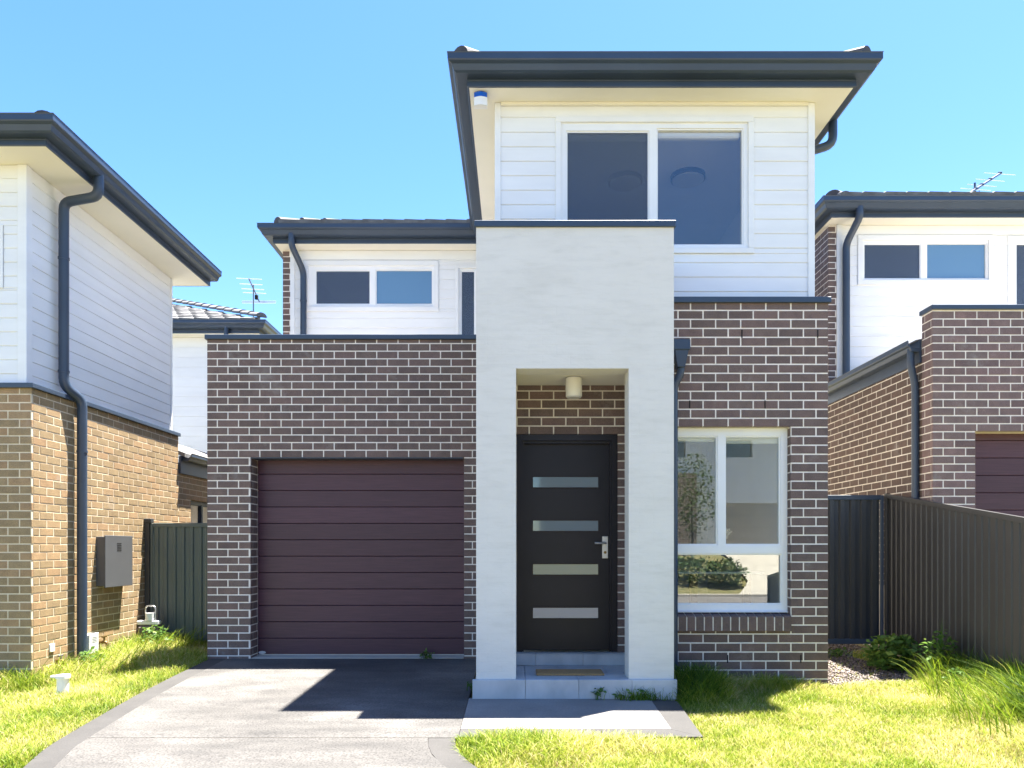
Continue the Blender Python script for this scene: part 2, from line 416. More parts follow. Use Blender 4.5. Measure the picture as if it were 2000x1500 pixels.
def lay_bricks(owner_part, house, blist, mat, occ=None, limit=300):
    sc = []
    for (F, a, b, c, e) in blist:
        P = F.pt((a + b) / 2, (c + e) / 2, 0)
        if P[1] < .5: sc.append(0); continue
        px, py = proj(*P)
        p1 = proj(*F.pt(a, c, 0)); p2 = proj(*F.pt(b, e, 0))
        area = abs((p2[0] - p1[0]) * (e - c) * 1450 / P[1])
        if not (-5 < px < 2005 and -5 < py < 1505) or (occ and occ(P[0], P[1], px, py)): area = 0
        sc.append(area)
    order = sorted(range(len(blist)), key=lambda i: -sc[i])
    rest = MB()
    for n, i in enumerate(order):
        F, a, b, c, e = blist[i]
        jit = random.uniform(-.0012, .0012)
        if n < limit and sc[i] > 20:
            o = bpy.data.objects.new('brick', brick_mesh(b - a, e - c, mat)); COL.objects.link(o)
            o.location = F.pt((a + b) / 2, (c + e) / 2, jit); o.rotation_euler = (random.uniform(-.004, .004), random.uniform(-.003, .003), F.rot)
            attach(o, owner_part)
        else:
            q = .0022
            P = [F.pt(a + q, c + q, jit), F.pt(b - q, c + q, jit), F.pt(b - q, e - q, jit), F.pt(a + q, e - q, jit),
                 F.pt(a, c, q), F.pt(b, c, q), F.pt(b, e, q), F.pt(a, e, q), F.pt(a, c, .03), F.pt(b, c, .03), F.pt(b, e, .03), F.pt(a, e, .03)]
            rest.add(P, [(0, 1, 2, 3), (0, 4, 5, 1), (1, 5, 6, 2), (2, 6, 7, 3), (3, 7, 4, 0), (4, 8, 9, 5), (5, 9, 10, 6), (6, 10, 11, 7), (7, 11, 8, 4)])
    if rest.v:
        o = part('brickwork', rest, mat, house); o['kind'] = 'stuff'
PM = {}
def planks(house, F, u0, u1, v0, v1, holes=(), cover=.145, name='siding_wall', vorg=None, thick=.3):
    wall = part(name, wall_mesh(F, u0, u1, v0, v1, holes, .011, thick), 'white_paint', house)
    vorg = v1 if vorg is None else vorg
    k = 0
    while vorg - k * cover > v0:
        e = min(v1, vorg - k * cover); c = max(v0, vorg - (k + 1) * cover + .0048)
        k += 1
        if e - c < .015: continue
        for (a, b, cc, ee) in clip_piece(u0 + .001, u1 - .001, c, e, holes):
            key = (round(b - a, 3), round(ee - cc, 3))
            if key not in PM:
                mb = MB(); x, z = (b - a) / 2, (ee - cc) / 2; q = .004
                mb.add([(-x, .001, -z + q), (x, .001, -z + q), (x, .004, z - q), (-x, .004, z - q), (-x, .005, -z), (x, .005, -z), (x, .008, z), (-x, .008, z), (-x, .016, -z), (x, .016, -z), (x, .016, z), (-x, .016, z)],
                       [(0, 1, 2, 3), (0, 4, 5, 1), (1, 5, 6, 2), (2, 6, 7, 3), (3, 7, 4, 0), (4, 8, 9, 5), (5, 9, 10, 6), (6, 10, 11, 7), (7, 11, 8, 4)])
                PM[key] = mb.mesh('weatherboard', 'white_paint')
            o = bpy.data.objects.new('weatherboard', PM[key]); COL.objects.link(o)
            o.location = F.pt((a + b) / 2, (cc + ee) / 2, random.uniform(-.001, .001)); o.rotation_euler = (0, 0, F.rot)
            attach(o, wall)
    return wall
def window(house, F, rect, trim, panes, d=0.03, glass='window_glass', trim_out=.014, frame_w=.05, mat='white_frame'):
    u0, u1, v0, v1 = rect
    fr = part('window', wall_mesh(F, u0 + trim, u1 - trim, v0 + trim, v1 - trim, [p[:4] for p in panes], d, d + .06), mat, house)
    if trim:
        ring = MB(); t = trim
        for b in ((u0, u1, v1 - t, v1), (u0, u1, v0, v0 + t), (u0, u0 + t, v0 + t + .001, v1 - t - .001), (u1 - t, u1, v0 + t + .001, v1 - t - .001)):
            fbox(ring, F, *b, -trim_out, .05, .003)
        part('window_trim', ring, 'white_paint', fr)
    for p in panes:
        a, b, c, e = p[:4]; kind = p[4] if len(p) > 4 else glass
        scr = len(p) > 5 and p[5]
        bead = MB(); w = .014
        for q in ((a, b, c, c + w), (a, b, e - w, e), (a, a + w, c + w + .0005, e - w - .0005), (b - w, b, c + w + .0005, e - w - .0005)):
            fbox(bead, F, *q, d + .012, d + .055)
        part('sash', bead, mat, fr)
        g = MB(); fbox(g, F, a + .004, b - .004, c + .004, e - .004, d + .032, d + .038)
        part('pane', g, kind, fr)
        if scr:
            g = MB(); fbox(g, F, a + .004, b - .004, c + .004, e - .004, d + .018, d + .019)
            part('fly_screen', g, 'fly_screen', fr)
    return fr
def room(house, x0, x1, y0, y1, z0, z1):
    mb = MB()
    vs = [(x0, y0, z0), (x1, y0, z0), (x1, y1, z0), (x0, y1, z0), (x0, y0, z1), (x1, y0, z1), (x1, y1, z1), (x0, y1, z1)]
    mb.add(vs, [(4, 7, 6, 5), (1, 5, 6, 2), (2, 6, 7, 3), (3, 7, 4, 0)])
    part('room', mb, 'room_wall', house)
    fl = MB().box(x0, x1, y0, y1, z0 - .02, z0 + .004); part('room_floor', fl, 'carpet' if z0 > 2 else 'room_floor', house)

def sweep(path, prof, z, side=1):
    """sweep a closed (out, up) profile along a level path; outward = right of travel * side"""
    P = [Vector((x, y)) for x, y in path]; n = len(P); mb = MB(); rings = []
    for i in range(n):
        def nrm(a, b):
            t = (b - a).normalized(); return Vector((t.y, -t.x)) * side
        if i == 0: m = nrm(P[0], P[1])
        elif i == n - 1: m = nrm(P[-2], P[-1])
        else:
            a, b = nrm(P[i - 1], P[i]), nrm(P[i], P[i + 1]); m = (a + b) / (1 + a.dot(b))
        rings.append([(P[i].x + m.x * o, P[i].y + m.y * o, z + h) for o, h in prof])
    k = len(prof)
    for i in range(n - 1):
        for j in range(k):
            mb.add([rings[i][j], rings[i][(j + 1) % k], rings[i + 1][(j + 1) % k], rings[i + 1][j]], [(0, 1, 2, 3)])
    mb.add(rings[0], [tuple(range(k))]); mb.add(rings[-1], [tuple(range(k))[::-1]])
    return mb
GUT = [(0.001, 0), (.095, 0), (.118, .012), (.128, .04), (.135, .062), (.165, .078), (.172, .088), (.172, .142), (.178, .15), (.168, .152), (.160, .142), (.155, .10), (.10, .05), (.001, .05)]
FAS = [(-.02, 0), (-.004, 0), (0, .006), (0, .052), (-.003, .056), (0, .060), (0, .215), (-.02, .215)]
def eaves(house, path, zs, side=1, gut_dz=.072, gut=GUT, fas=FAS):
    part('fascia', sweep(path, fas, zs, side), 'dark_metal', house)
    return part('gutter', sweep(path, gut, zs + gut_dz, side), 'dark_metal', house)
def hip_roof(house, x0, x1, y0, y1, z, pitch=22.5, mat='roof_tile'):
    t = math.tan(R(pitch)); w = min(x1 - x0, y1 - y0) / 2; h = w * t
    if x1 - x0 < y1 - y0: r = [((x0 + x1) / 2, y0 + w, z + h), ((x0 + x1) / 2, y1 - w, z + h)]; f = [(0, 1, 4), (1, 2, 5, 4), (2, 3, 5), (3, 0, 4, 5)]
    else: r = [(x0 + w, (y0 + y1) / 2, z + h), (x1 - w, (y0 + y1) / 2, z + h)]; f = [(0, 1, 5, 4), (1, 2, 5), (2, 3, 4, 5), (3, 0, 4)]
    vs = [(x0, y0, z), (x1, y0, z), (x1, y1, z), (x0, y1, z)] + r
    mb = MB().add(vs, f); mb.add([(a, b, c - .03) for a, b, c in vs[:4]], [(3, 2, 1, 0)])
    for i in range(4):
        a, b = vs[i], vs[(i + 1) % 4]
        mb.add([a, b, (b[0], b[1], b[2] - .03), (a[0], a[1], a[2] - .03)], [(3, 2, 1, 0)])
    return part('roof', mb, mat, house)
RC = {}
def ridge_caps(roof, p0, d, length, n, dark=True):
    """half-round caps up a hip from p0 along horizontal direction d at the roof pitch"""
    mat = 'ridge_tile' if dark else 'roof_tile'
    if mat not in RC:
        mb = MB(); L = .42; k = 8
        a = [(math.cos(math.pi * j / k) * .115, math.sin(math.pi * j / k) * .085) for j in range(k + 1)]
        b = [(math.cos(math.pi * j / k) * .098, math.sin(math.pi * j / k) * .072) for j in range(k + 1)]
        ring = lambda q, x, dz: [(x, y, z + dz) for y, z in q]
        v = ring(a, 0, .012) + ring(b, L, 0) + ring([(y * .86, z * .8) for y, z in a], 0, .012)
        m = k + 1
        f = [(j, j + 1, m + j + 1, m + j) for j in range(k)] + [(j + 1, j, 2 * m + j, 2 * m + j + 1) for j in range(k)]
        f.append(tuple(range(2 * m, 3 * m)))
        mb.add(v, f); RC[mat] = mb.mesh('ridge_cap', mat)
    dv = Vector(d).normalized()
    for i in range(n):
        o = bpy.data.objects.new('ridge_cap', RC[mat]); COL.objects.link(o)
        o.location = Vector(p0) + dv * (.40 * i)
        o.rotation_euler = dv.to_track_quat('X', 'Z').to_euler()
        attach(o, roof)
TL = []
def roof_tiles(roof, xa, xb, y, z, pitch, rows, hip_l=None, hip_r=None):
    if not TL:
        mb = MB(); w, L, t = .298, .36, .028
        mb.add([(0, 0, -.035), (w * .08, 0, -.03), (w * .92, 0, -.03), (w, 0, -.035), (0, L, 0), (w * .08, L, .012), (w * .92, L, .006), (w, L, 0),
                (0, 0, t), (w * .08, 0, t + .012), (w * .92, 0, t + .004), (w, 0, t), (0, L, t), (w * .08, L, t + .012), (w * .92, L, t + .004), (w, L, t)],
               [(8, 9, 13, 12), (9, 10, 14, 13), (10, 11, 15, 14), (0, 1, 9, 8), (1, 2, 10, 9), (2, 3, 11, 10), (0, 8, 12, 4), (3, 7, 15, 11)])
        TL.append(mb.mesh('roof_tile', 'roof_tile'))
    t = math.tan(R(pitch)); g = .32
    for r in range(rows):
        yy = g * r * math.cos(R(pitch)); x = xa + (.15 if r % 2 else 0)
        while x < xb:
            ok = True
            if hip_l is not None and x < hip_l + yy + .12: ok = False
            if hip_r is not None and x + .3 > hip_r - yy - .12: ok = False
            if ok:
                o = bpy.data.objects.new('roof_tile', TL[0]); COL.objects.link(o)
                o.location = (x, y + yy, z + yy * t + .012); o.rotation_euler = (R(pitch) - .07 + random.uniform(-.012, .012), random.uniform(-.01, .01), 0)
                attach(o, roof)
            x += .30
def bends(pts, r=.06, k=4):
    """round the corners of a polyline"""
    pts = [Vector(p) for p in pts]; out = [pts[0]]
    for i in range(1, len(pts) - 1):
        a, p, b = pts[i - 1], pts[i], pts[i + 1]
        ra = min(r, (p - a).length * .45, (b - p).length * .45)
        s, e = p + (a - p).normalized() * ra, p + (b - p).normalized() * ra
        for j in range(k + 1):
            t = j / k; out.append(s * (1 - t) ** 2 + p * 2 * t * (1 - t) + e * t * t)
    return out + [pts[-1]]
def downpipe(house, pts, r=.045, bands=()):
    o = part('downpipe', MB().tube(bends(pts, .09), r, 18), 'dark_metal', house)
    for (x, y, z) in bands:
        part('bracket', MB().tube([(x, y, z - .012), (x, y, z + .012)], r + .006, 18), 'dark_metal', o)
    return o

# ------------------------------------------------------------------ terrain
def sm(t):
    t = np.clip(t, 0, 1); return t * t * (3 - 2 * t)
def zd(y): return -.028 * (8.38 - y)
DL = [(-2.75, 3.0), (-2.98, 4.4), (-3.16, 5.0), (-3.22, 5.45), (-3.34, 6.5), (-3.40, 7.4), (-3.44, 8.38)]   # left driveway edge
def dl_x(y): return np.interp(y, [p[1] for p in DL], [p[0] for p in DL])
DR = [(.75, 3.0), (.25, 3.8), (-.16, 4.45), (-.34, 4.8), (-.42, 5.14), (-.42, 5.4)]
def dr_x(y): return np.interp(y, [p[1] for p in DR], [p[0] for p in DR])
def gz(x, y):
    x = np.asarray(x, float); y = np.asarray(y, float)
    base = -.028 * (8.38 - np.clip(y, 0, 40))
    left = -.02 - .14 * sm((dl_x(np.clip(y, 3, 8.38)) - x) / 1.5)
    right = -.045 + .03 * sm((x - 2.4) / 2.2) * sm((y - 4) / 4)
    z = base + np.where(x < -3.0, left, np.where(x > dr_x(np.clip(y, 3, 5.4)), right, -.06))
    opp = -.235 - .10 + 1.3 * sm((-8.5 - y) / 7.0)
    return np.where(y < 0, np.where(y < -8.5, opp, -.235 - .10 * np.clip(-y / 3, 0, 1) - .05), z)
def terrain():
    xs = [-600, -150, -60, -30, -20, -15, -12] + list(np.arange(-10, 10.01, .25)) + [12, 15, 20, 30, 60, 150, 600]
    ys = [-600, -150, -60, -30, -20] + list(np.arange(-16, 14.01, .25)) + [16, 20, 30, 60, 150, 600]
    X, Y = np.meshgrid(xs, ys); Z = gz(X, Y)
    nx = len(xs); v = np.stack([X, Y, Z], -1).reshape(-1, 3)
    mb = MB(); f = [(j * nx + i, j * nx + i + 1, (j + 1) * nx + i + 1, (j + 1) * nx + i) for j in range(len(ys) - 1) for i in range(nx - 1)]
    mb.add(v.tolist(), f, True)
    struct('ground', mb, 'soil')
terrain()
def slab(poly, top, thick=.1):
    mb = MB(); n = len(poly)
    vs = [(x, y, top(x, y)) for x, y in poly] + [(x, y, top(x, y) - thick) for x, y in poly]
    mb.add(vs, [tuple(range(n)), tuple(range(n, 2 * n))[::-1]] + [(i, n + i, n + (i + 1) % n, (i + 1) % n) for i in range(n)])
    return mb
def strip(left, right, top, thick):
    mb = MB()
    for i in range(len(left) - 1):
        q = [left[i], right[i], right[i + 1], left[i + 1]]
        mb.add([(x, y, top(y)) for x, y in q], [(0, 1, 2, 3)])
        mb.add([(left[i][0], left[i][1], top(left[i][1])), (left[i + 1][0], left[i + 1][1], top(left[i + 1][1])),
                (left[i + 1][0], left[i + 1][1], top(left[i + 1][1]) - thick), (left[i][0], left[i][1], top(left[i][1]) - thick)], [(0, 1, 2, 3)])
        mb.add([(right[i][0], right[i][1], top(right[i][1])), (right[i + 1][0], right[i + 1][1], top(right[i + 1][1])),
                (right[i + 1][0], right[i + 1][1], top(right[i + 1][1]) - thick), (right[i][0], right[i][1], top(right[i][1]) - thick)], [(3, 2, 1, 0)])
    return mb
def drive():
    ya = np.linspace(5.235, 8.378, 15); yb = np.linspace(1.2, 5.228, 22)
    B = .19
    for ys, nm in ((ya, 'driveway'), (yb, 'driveway')):
        Lp = [(float(dl_x(y)) + B - (0 if y > 3 else (3 - y) * .6), y) for y in ys]
        Rp = [(float(dr_x(y)) - (B if y < 5.232 else -.02) + (0 if y > 3 else (3 - y) * .8), y) for y in ys]
        struct(nm, strip(Lp, Rp, zd, .1), 'driveway_concrete')
    ys = np.linspace(2.6, 8.378, 26)
    struct('driveway_border', strip([(float(dl_x(y)), y) for y in ys], [(float(dl_x(y)) + B - .003, y) for y in ys], lambda y: zd(y) - .002, .1), 'border_concrete')
    ys = np.linspace(2.6, 5.23, 16)
    struct('driveway_border', strip([(float(dr_x(y)) - B + .003, y) for y in ys], [(float(dr_x(y)), y) for y in ys], lambda y: zd(y) - .002, .1), 'border_concrete')
    top = lambda x, y: zd(y) + .004
    struct('path', slab([(-.395, 5.44), (1.15, 5.44), (1.17, 6.43), (-.395, 6.43)], top, .09), 'path_concrete')
    struct('path_border', slab([(-.395, 5.25), (1.33, 5.25), (1.15, 5.437), (-.395, 5.437)], lambda x, y: zd(y) + .002, .09), 'border_concrete')
    struct('path_border', slab([(1.153, 5.437), (1.333, 5.25), (1.385, 6.32), (1.173, 6.43)], lambda x, y: zd(y) + .002, .09), 'border_concrete')
    struct('road', MB().box(-60, 60, -8.5, 1.1, -.7, -.262), 'road_surface')
    struct('kerb', MB().box(-60, 60, -8.8, -8.505, -.7, -.19), 'kerb_concrete')
    mb = MB(); f = lambda y: float(gz(9, y)) + .09
    for a, b in zip(np.linspace(-16.5, -8.85, 12)[:-1], np.linspace(-16.5, -8.85, 12)[1:]):
        e = lambda q: np.interp(q, [-16.5, -11, -8.85], [8.3, 8.0, 7.0])
        mb.add([(e(a), a, f(a)), (12.5, a, f(a)), (12.5, b, f(b)), (e(b), b, f(b))], [(0, 1, 2, 3)])
    struct('driveway', mb, 'kerb_concrete')
drive()

# ------------------------------------------------------------------ MAIN HOUSE
def main_house():
    H = thing('house', 'central two storey house with pale rendered entry portico and purple brown garage door', 'house', (0, 8.38, 0))
    FG = Fr('S', 8.38); FR = Fr('S', 7.10); FD = Fr('S', 7.29)
    TOP = 3.60
    gh = (-2.98, -.572, -1, 2.273)
    wh = (1.42, 2.64, .638, 2.41)
    dh = (.02, 1.012, -1, 2.367)
    wg = part('brick_wall', wall_mesh(FG, -3.466, -.2, -.3, TOP, [(gh[0] - .004, gh[1] + .004, -1, gh[3] + .004)], .0028, .25), 'mortar_pale', H)
    wr = part('brick_wall', wall_mesh(FR, 1.254, 2.996, -.3, TOP, [(wh[0] - .004, wh[1] + .004, wh[2] - .17, wh[3] + .004)], .0028, .22), 'mortar_pale', H)
    wd = part('brick_wall', wall_mesh(FD, .0, 1.25, -.3, 2.86, [(dh[0] - .004, dh[1] + .004, -1, dh[3] + .004)], .0028, .22), 'mortar', H)
    bl = bricks(FG, -3.47, -.38, -.048, TOP, [gh], vorg=-.049, uorg=-3.47)
    bl += bricks(Fr('E', -2.98), 8.402, 8.61, -.03, 2.27, [], vorg=-.049, uorg=8.35)
    la = bricks(FR, 1.31, 3.0, -.16, TOP, [(wh[0] - .05, wh[1], wh[2] - .18, wh[3])], vorg=.002, uorg=1.33)
    la += bricks(Fr('W', 2.64), -7.21, -7.122, .56, 2.41, [], vorg=.002, uorg=-7.3)
    lb = bricks(FD, .022, 1.14, .1, 2.86, [dh], vorg=2.367 - .086 * 26, uorg=-.09)
    lay_bricks(wg, H, bl, 'dark_brick', occluded_main, 70)
    lay_bricks(wr, H, la, 'dark_brick', occluded_main, 200)
    lay_bricks(wd, H, lb, 'dark_brick', occluded_main, 30)
    # lintel bar over garage
    part('lintel', MB().box(-2.975, -.577, 8.386, 8.60, 2.262, 2.272), 'dark_metal', H)
    # sill bricks on edge
    k = 0; u = 1.46
    sm_ = MB(); z0, z1 = .455, .628
    part('sill_mortar', MB().add([(1.40, 7.0685, z0 + .006), (2.636, 7.0685, z0 + .006), (2.636, 7.21, z0 + .006), (1.40, 7.21, z0 + .006),
                                   (1.40, 7.0685, z1 - .0395), (2.636, 7.0685, z1 - .0395), (2.636, 7.21, z1 - .0045), (1.40, 7.21, z1 - .0045)],
                                  [(0, 3, 2, 1), (4, 5, 6, 7), (0, 1, 5, 4), (1, 2, 6, 5), (2, 3, 7, 6), (3, 0, 4, 7)]), 'mortar', H)
    sb = MB(); w = .072
    sb.add([(0, 0, 0), (w, 0, 0), (w, .14, 0), (0, .14, 0), (0, 0, .135), (w, 0, .135), (w, .006, .146), (0, .006, .146), (w, .14, .170), (0, .14, .170)],
           [(0, 3, 2, 1), (0, 1, 5, 4), (4, 5, 6, 7), (7, 6, 8, 9), (3, 9, 8, 2), (1, 2, 8, 6, 5), (0, 4, 7, 9, 3)])
    sme = sb.mesh('sill_brick', 'dark_brick')
    x = 1.395
    while x + w < 2.66:
        o = bpy.data.objects.new('sill_brick', sme); COL.objects.link(o); o.location = (x, 7.066 + random.uniform(-.0008, .0008), z0); attach(o, H); x += .0835
    # weep holes
    for px, py in ((1449, 652), (1597, 652), (1347, 790), (1494, 790), (1421, 1287), (1564, 1287)):
        xx = (px - 1005) / 204.2; zz = 1.25 + (1070 - py) / 204.2
        part('weep_hole', MB().box(xx - .005, xx + .005, 7.096, 7.106, zz - .038, zz + .038), 'black_gap', H)
    # parapet caps
    part('parapet_cap', MB().cbox(-3.49, -.2, 8.352, 8.66, TOP, TOP + .052, .004), 'dark_metal', H)
    part('parapet_cap', MB().cbox(1.26, 3.02, 7.072, 7.405, TOP - .01, TOP + .045, .004), 'dark_metal', H)
    # inner body (blocks light leaks)
    part('rear_wall', MB().box(-3.46, -.22, 9.2, 11.3, -.3, 3.4).box(-3.46, -3.2, 8.64, 18, -.3, 3.4).box(-.15, 1.2, 7.6, 18, -.3, 3.5).box(2.76, 2.99, 7.33, 18, -.3, 3.5), 'mortar', H)
    part('roof_deck', MB().box(-3.44, -.2, 8.64, 11.2, 3.30, 3.36), 'dark_metal', H)
    # little side gutter poking out left of the garage wall
    part('gutter', sweep([(-3.46, 12), (-3.46, 8.66)], [(a * .62, b * .75) for a, b in GUT], 3.085, 1), 'dark_metal', H)
    # garage door: panels
    G = part('garage_door', MB().box(-2.985, -.555, 8.655, 8.68, -.02, 2.35), 'black_gap', H)
    hgt = .1905; z = .012
    pm = MB(); W = 2.42
    pm.add([(-W / 2, 0, .004), (W / 2, 0, .004), (W / 2, 0, hgt - .007), (-W / 2, 0, hgt - .007), (-W / 2, .007, 0), (W / 2, .007, 0), (W / 2, .007, hgt - .003), (-W / 2, .007, hgt - .003),
            (-W / 2, .03, 0), (W / 2, .03, 0), (W / 2, .03, hgt - .003), (-W / 2, .03, hgt - .003)],
           [(0, 1, 2, 3), (0, 4, 5, 1), (1, 5, 6, 2), (2, 6, 7, 3), (3, 7, 4, 0), (4, 8, 9, 5), (5, 9, 10, 6), (6, 10, 11, 7), (7, 11, 8, 4)])
    pme = pm.mesh('panel', 'garage_panel')
    for i in range(12):
        o = bpy.data.objects.new('panel', pme); COL.objects.link(o); o.location = (-1.77, 8.622 + (i % 2) * .001, z + i * hgt); attach(o, G)
    bd = MB(); n = 20
    bd.add([(-2.93 + .042 * math.cos(2 * math.pi * k / n), 8.617, .035 + .018 * math.sin(2 * math.pi * k / n)) for k in range(n)] + [(-2.93 + .042 * math.cos(2 * math.pi * k / n), 8.6225, .035 + .018 * math.sin(2 * math.pi * k / n)) for k in range(n)],
           [tuple(range(n))] + [(k, n + k, n + (k + 1) % n, (k + 1) % n) for k in range(n)])
    part('badge', bd, 'pale_plastic', G)
    part('garage_threshold', MB().cbox(-2.975, -.577, 8.384, 8.64, -.06, .008, .004), 'kerb_concrete', H)
    part('seal_strip', MB().box(-2.975, -.577, 8.612, 8.621, .008, .016), 'steel', H)
    # ---------------- portico
    P = thing_part = part('portico', MB().box(-.333, .013, 6.44, 7.288, -.15, 2.806).box(.991, 1.382, 6.44, 6.68, -.15, 2.806).box(1.255, 1.382, 6.68, 7.10, -.15, 2.806), 'bagged_render', H)
    part('portico_header', MB().box(-.333, 1.382, 6.44, 6.68, 2.8062, 4.03).box(-.333, 1.382, 6.68, 7.30, 2.90, 4.03), 'bagged_render', H)
    part('portico_cap', MB().cbox(-.348, 1.397, 6.42, 7.36, 4.03, 4.085, .004), 'dark_metal', H)
    part('porch_ceiling', MB().box(.0135, 1.2548, 6.6805, 7.288, 2.845, 2.88), 'cream_soffit', H)
    # porch floor and step, tile by tile
    st = part('porch_step', MB().box(-.345, 1.385, 6.412, 7.29, -.16, .100), 'kerb_concrete', H)
    def tile(x0, x1, y0, y1, z0, z1): part('tile', MB().cbox(x0, x1, y0, y1, z0, z1, .002), 'porch_tile', st)
    for a, b in ((-.363, .092), (.095, .553), (.556, 1.012), (1.015, 1.402)): tile(a, b, 6.400, 6.412, -.058, .111)
    for a, b in ((.0135, .092), (.095, .553), (.556, .9905)):
        tile(a, b, 6.4125, 6.80, .1002, .112)
    for a, b in ((.0135, .092), (.095, .40), (.403, .84), (.843, 1.2)):
        tile(a, b, 6.803, 7.165, .1002, .112)
    for a, b in ((-.363, .012), (.992, 1.402)): tile(a, b, 6.4125, 6.4395, .1002, .1115)
    for a, b in ((.0135, .20), (.203, .66), (.663, 1.10)):
        tile(a, b, 7.166, 7.176, .1125, .215); tile(a, b, 7.1765, 7.30, .2155, .2265)
    part('step_core', MB().box(.0135, 1.10, 7.1765, 7.30, .1125, .215), 'kerb_concrete', H)
    # pier base band
    # front door
    D = part('front_door', MB().cbox(.073, .953, 7.375, 7.415, .235, 2.30, .003), 'dark_door', H)
    fr = MB()
    fr.box(.022, .072, 7.30, 7.43, .2268, 2.365).box(.955, 1.010, 7.30, 7.43, .2268, 2.365).box(.0722, .9548, 7.30, 7.43, 2.305, 2.365)
    fr.box(.0722, .090, 7.325, 7.372, .2268, 2.304).box(.937, .9548, 7.325, 7.372, .2268, 2.304).box(.0902, .9368, 7.325, 7.372, 2.28, 2.304)
    part('door_frame', fr, 'dark_door', D)
    for py in (942, 1027, 1112, 1197):
        zc = 1.25 + (1070 - py) / 196.6; h = .051
        g = MB().box(.183, .829, 7.368, 7.372, zc - h, zc + h); part('pane', g, 'door_glass', D)
        b = MB()
        for q in ((.175, .837, zc + h, zc + h + .008), (.175, .837, zc - h - .008, zc - h), (.175, .183, zc - h, zc + h), (.829, .837, zc - h, zc + h)):
            b.box(q[0], q[1], 7.362, 7.3745, q[2], q[3])
        part('glazing_bead', b, 'dark_door', D)
    hd = part('handle_plate', MB().cbox(.868, .928, 7.362, 7.3748, 1.145, 1.365, .003), 'steel', D)
    part('handle', MB().tube(bends([(.898, 7.364, 1.297), (.898, 7.31, 1.297), (.79, 7.305, 1.297)], .02), .011, 12), 'steel', D)
    part('key_cylinder', MB().tube([(.898, 7.364, 1.205), (.898, 7.355, 1.205)], .014, 14), 'brass', D)
    # ---------------- lower right window
    F = Fr('S', 7.10)
    window(H, F, wh, 0, [(1.50, 1.965, 1.275, 2.335), (2.035, 2.575, 1.275, 2.335), (1.50, 2.59, .70, 1.195)], d=.085, glass='low_glass')
    part('window_sill', MB().box(1.425, 2.635, 7.15, 7.24, .6285, .637), 'white_frame', H)
    part('blind', MB().cbox(2.03, 2.60, 7.255, 7.30, 2.27, 2.36, .01), 'blind_fabric', H)
    part('blind', MB().cbox(1.46, 1.97, 7.255, 7.30, 2.29, 2.36, .01), 'blind_fabric', H)
    room(H, 1.28, 2.755, 7.325, 10.6, .2, 2.75)
    # ---------------- upper tower
    FU = Fr('S', 7.40); zs = 5.68
    win = (.408, 2.383, 4.184, 5.546)
    planks(H, FU, -.14, 2.925, 3.60, zs - .001, [win], vorg=zs, cover=.1445)
    part('corner_board', MB().cbox(-.198, -.138, 7.385, 7.46, 3.6, zs - .001, .003), 'white_paint', H)
    part('corner_board', MB().cbox(2.923, 2.988, 7.385, 7.46, 3.6, zs - .001, .003), 'white_paint', H)
    part('tower_side_wall', MB().box(-.192, -.16, 7.461, 18, 3.3, zs - .001).box(2.95, 2.982, 7.461, 18, 3.3, zs - .001), 'white_paint', H)
    window(H, FU, win, .055, [(.515, 1.345, 4.29, 5.415, 'window_glass', True), (1.418, 2.286, 4.27, 5.44)], d=.012)
    part('blind', MB().cbox(1.43, 2.27, 7.462, 7.53, 5.375, 5.435, .015), 'blind_fabric', H)
    part('blind', MB().cbox(.53, 1.33, 7.462, 7.53, 5.34, 5.41, .015), 'blind_fabric', H)
    room(H, -.15, 2.94, 7.705, 11.4, 3.5, 5.66)
    part('soffit', MB().box(-.442, 3.268, 7.145, 13.0, zs + .001, zs + .02), 'cream_soffit', H)
    part('soffit_bead', MB().box(-.135, 2.92, 7.372, 7.398, zs - .028, zs - .0005), 'cream_soffit', H)
    eaves(H, [(-.457, 13), (-.457, 7.13), (3.283, 7.13), (3.283, 13)], zs, 1)
    rf = hip_roof(H, -.55, 3.38, 7.04, 14.5, zs + .225, 22.5)
    t = math.tan(R(22.5))
    ridge_caps(rf, (-.52, 7.07, zs + .235), (1, 1, t), .4, 6); ridge_caps(rf, (3.35, 7.07, zs + .235), (-1, 1, t), .4, 6)
    roof_tiles(rf, -.25, 3.1, 7.05, zs + .215, 22.5, 2, -.55, 3.38)
    downpipe(H, [(3.37, 7.86, zs + .12), (3.37, 7.86, zs - .16), (3.05, 7.9, zs - .24), (3.045, 7.9, 3.7)])
    # ---------------- rear left upper wing
    FL = Fr('S', 11.05); zl = 5.68
    w1 = (-3.135, -1.128, 4.77, 5.518); w2 = (-.88, -.50, 4.0, 5.46)
    planks(H, FL, -3.27, -.19, 3.3, zl - .001, [w1, w2], vorg=zl)
    part('corner_board', MB().cbox(-3.335, -3.268, 11.03, 11.1, 3.3, zl - .001, .003), 'white_paint', H)
    wb = part('brick_wall', wall_mesh(FL, -3.446, -3.337, 3.3, zl - .001, [], .0028, 5), 'mortar_pale', H)
    lay_bricks(wb, H, bricks(FL, -3.45, -3.338, 3.3, zl - .002, [], vorg=.0, uorg=-3.46) , 'dark_brick', None, 0)
    window(H, FL, w1, .07, [(-2.97, -2.149, 4.878, 5.389, 'window_glass', True), (-2.073, -1.22, 4.878, 5.40, 'obscure_glass')], d=.012)
    window(H, FL, w2, .05, [(-.80, -.59, 4.08, 5.38, 'window_glass', True)], d=.012)
    room(H, -3.2, -.3, 11.38, 13.5, 3.6, 5.66)
    part('soffit', MB().box(-3.50, -.2, 10.815, 14, zl + .001, zl + .02), 'cream_soffit', H)
    eaves(H, [(-3.515, 14), (-3.515, 10.8), (-.46, 10.8)], zl, 1)
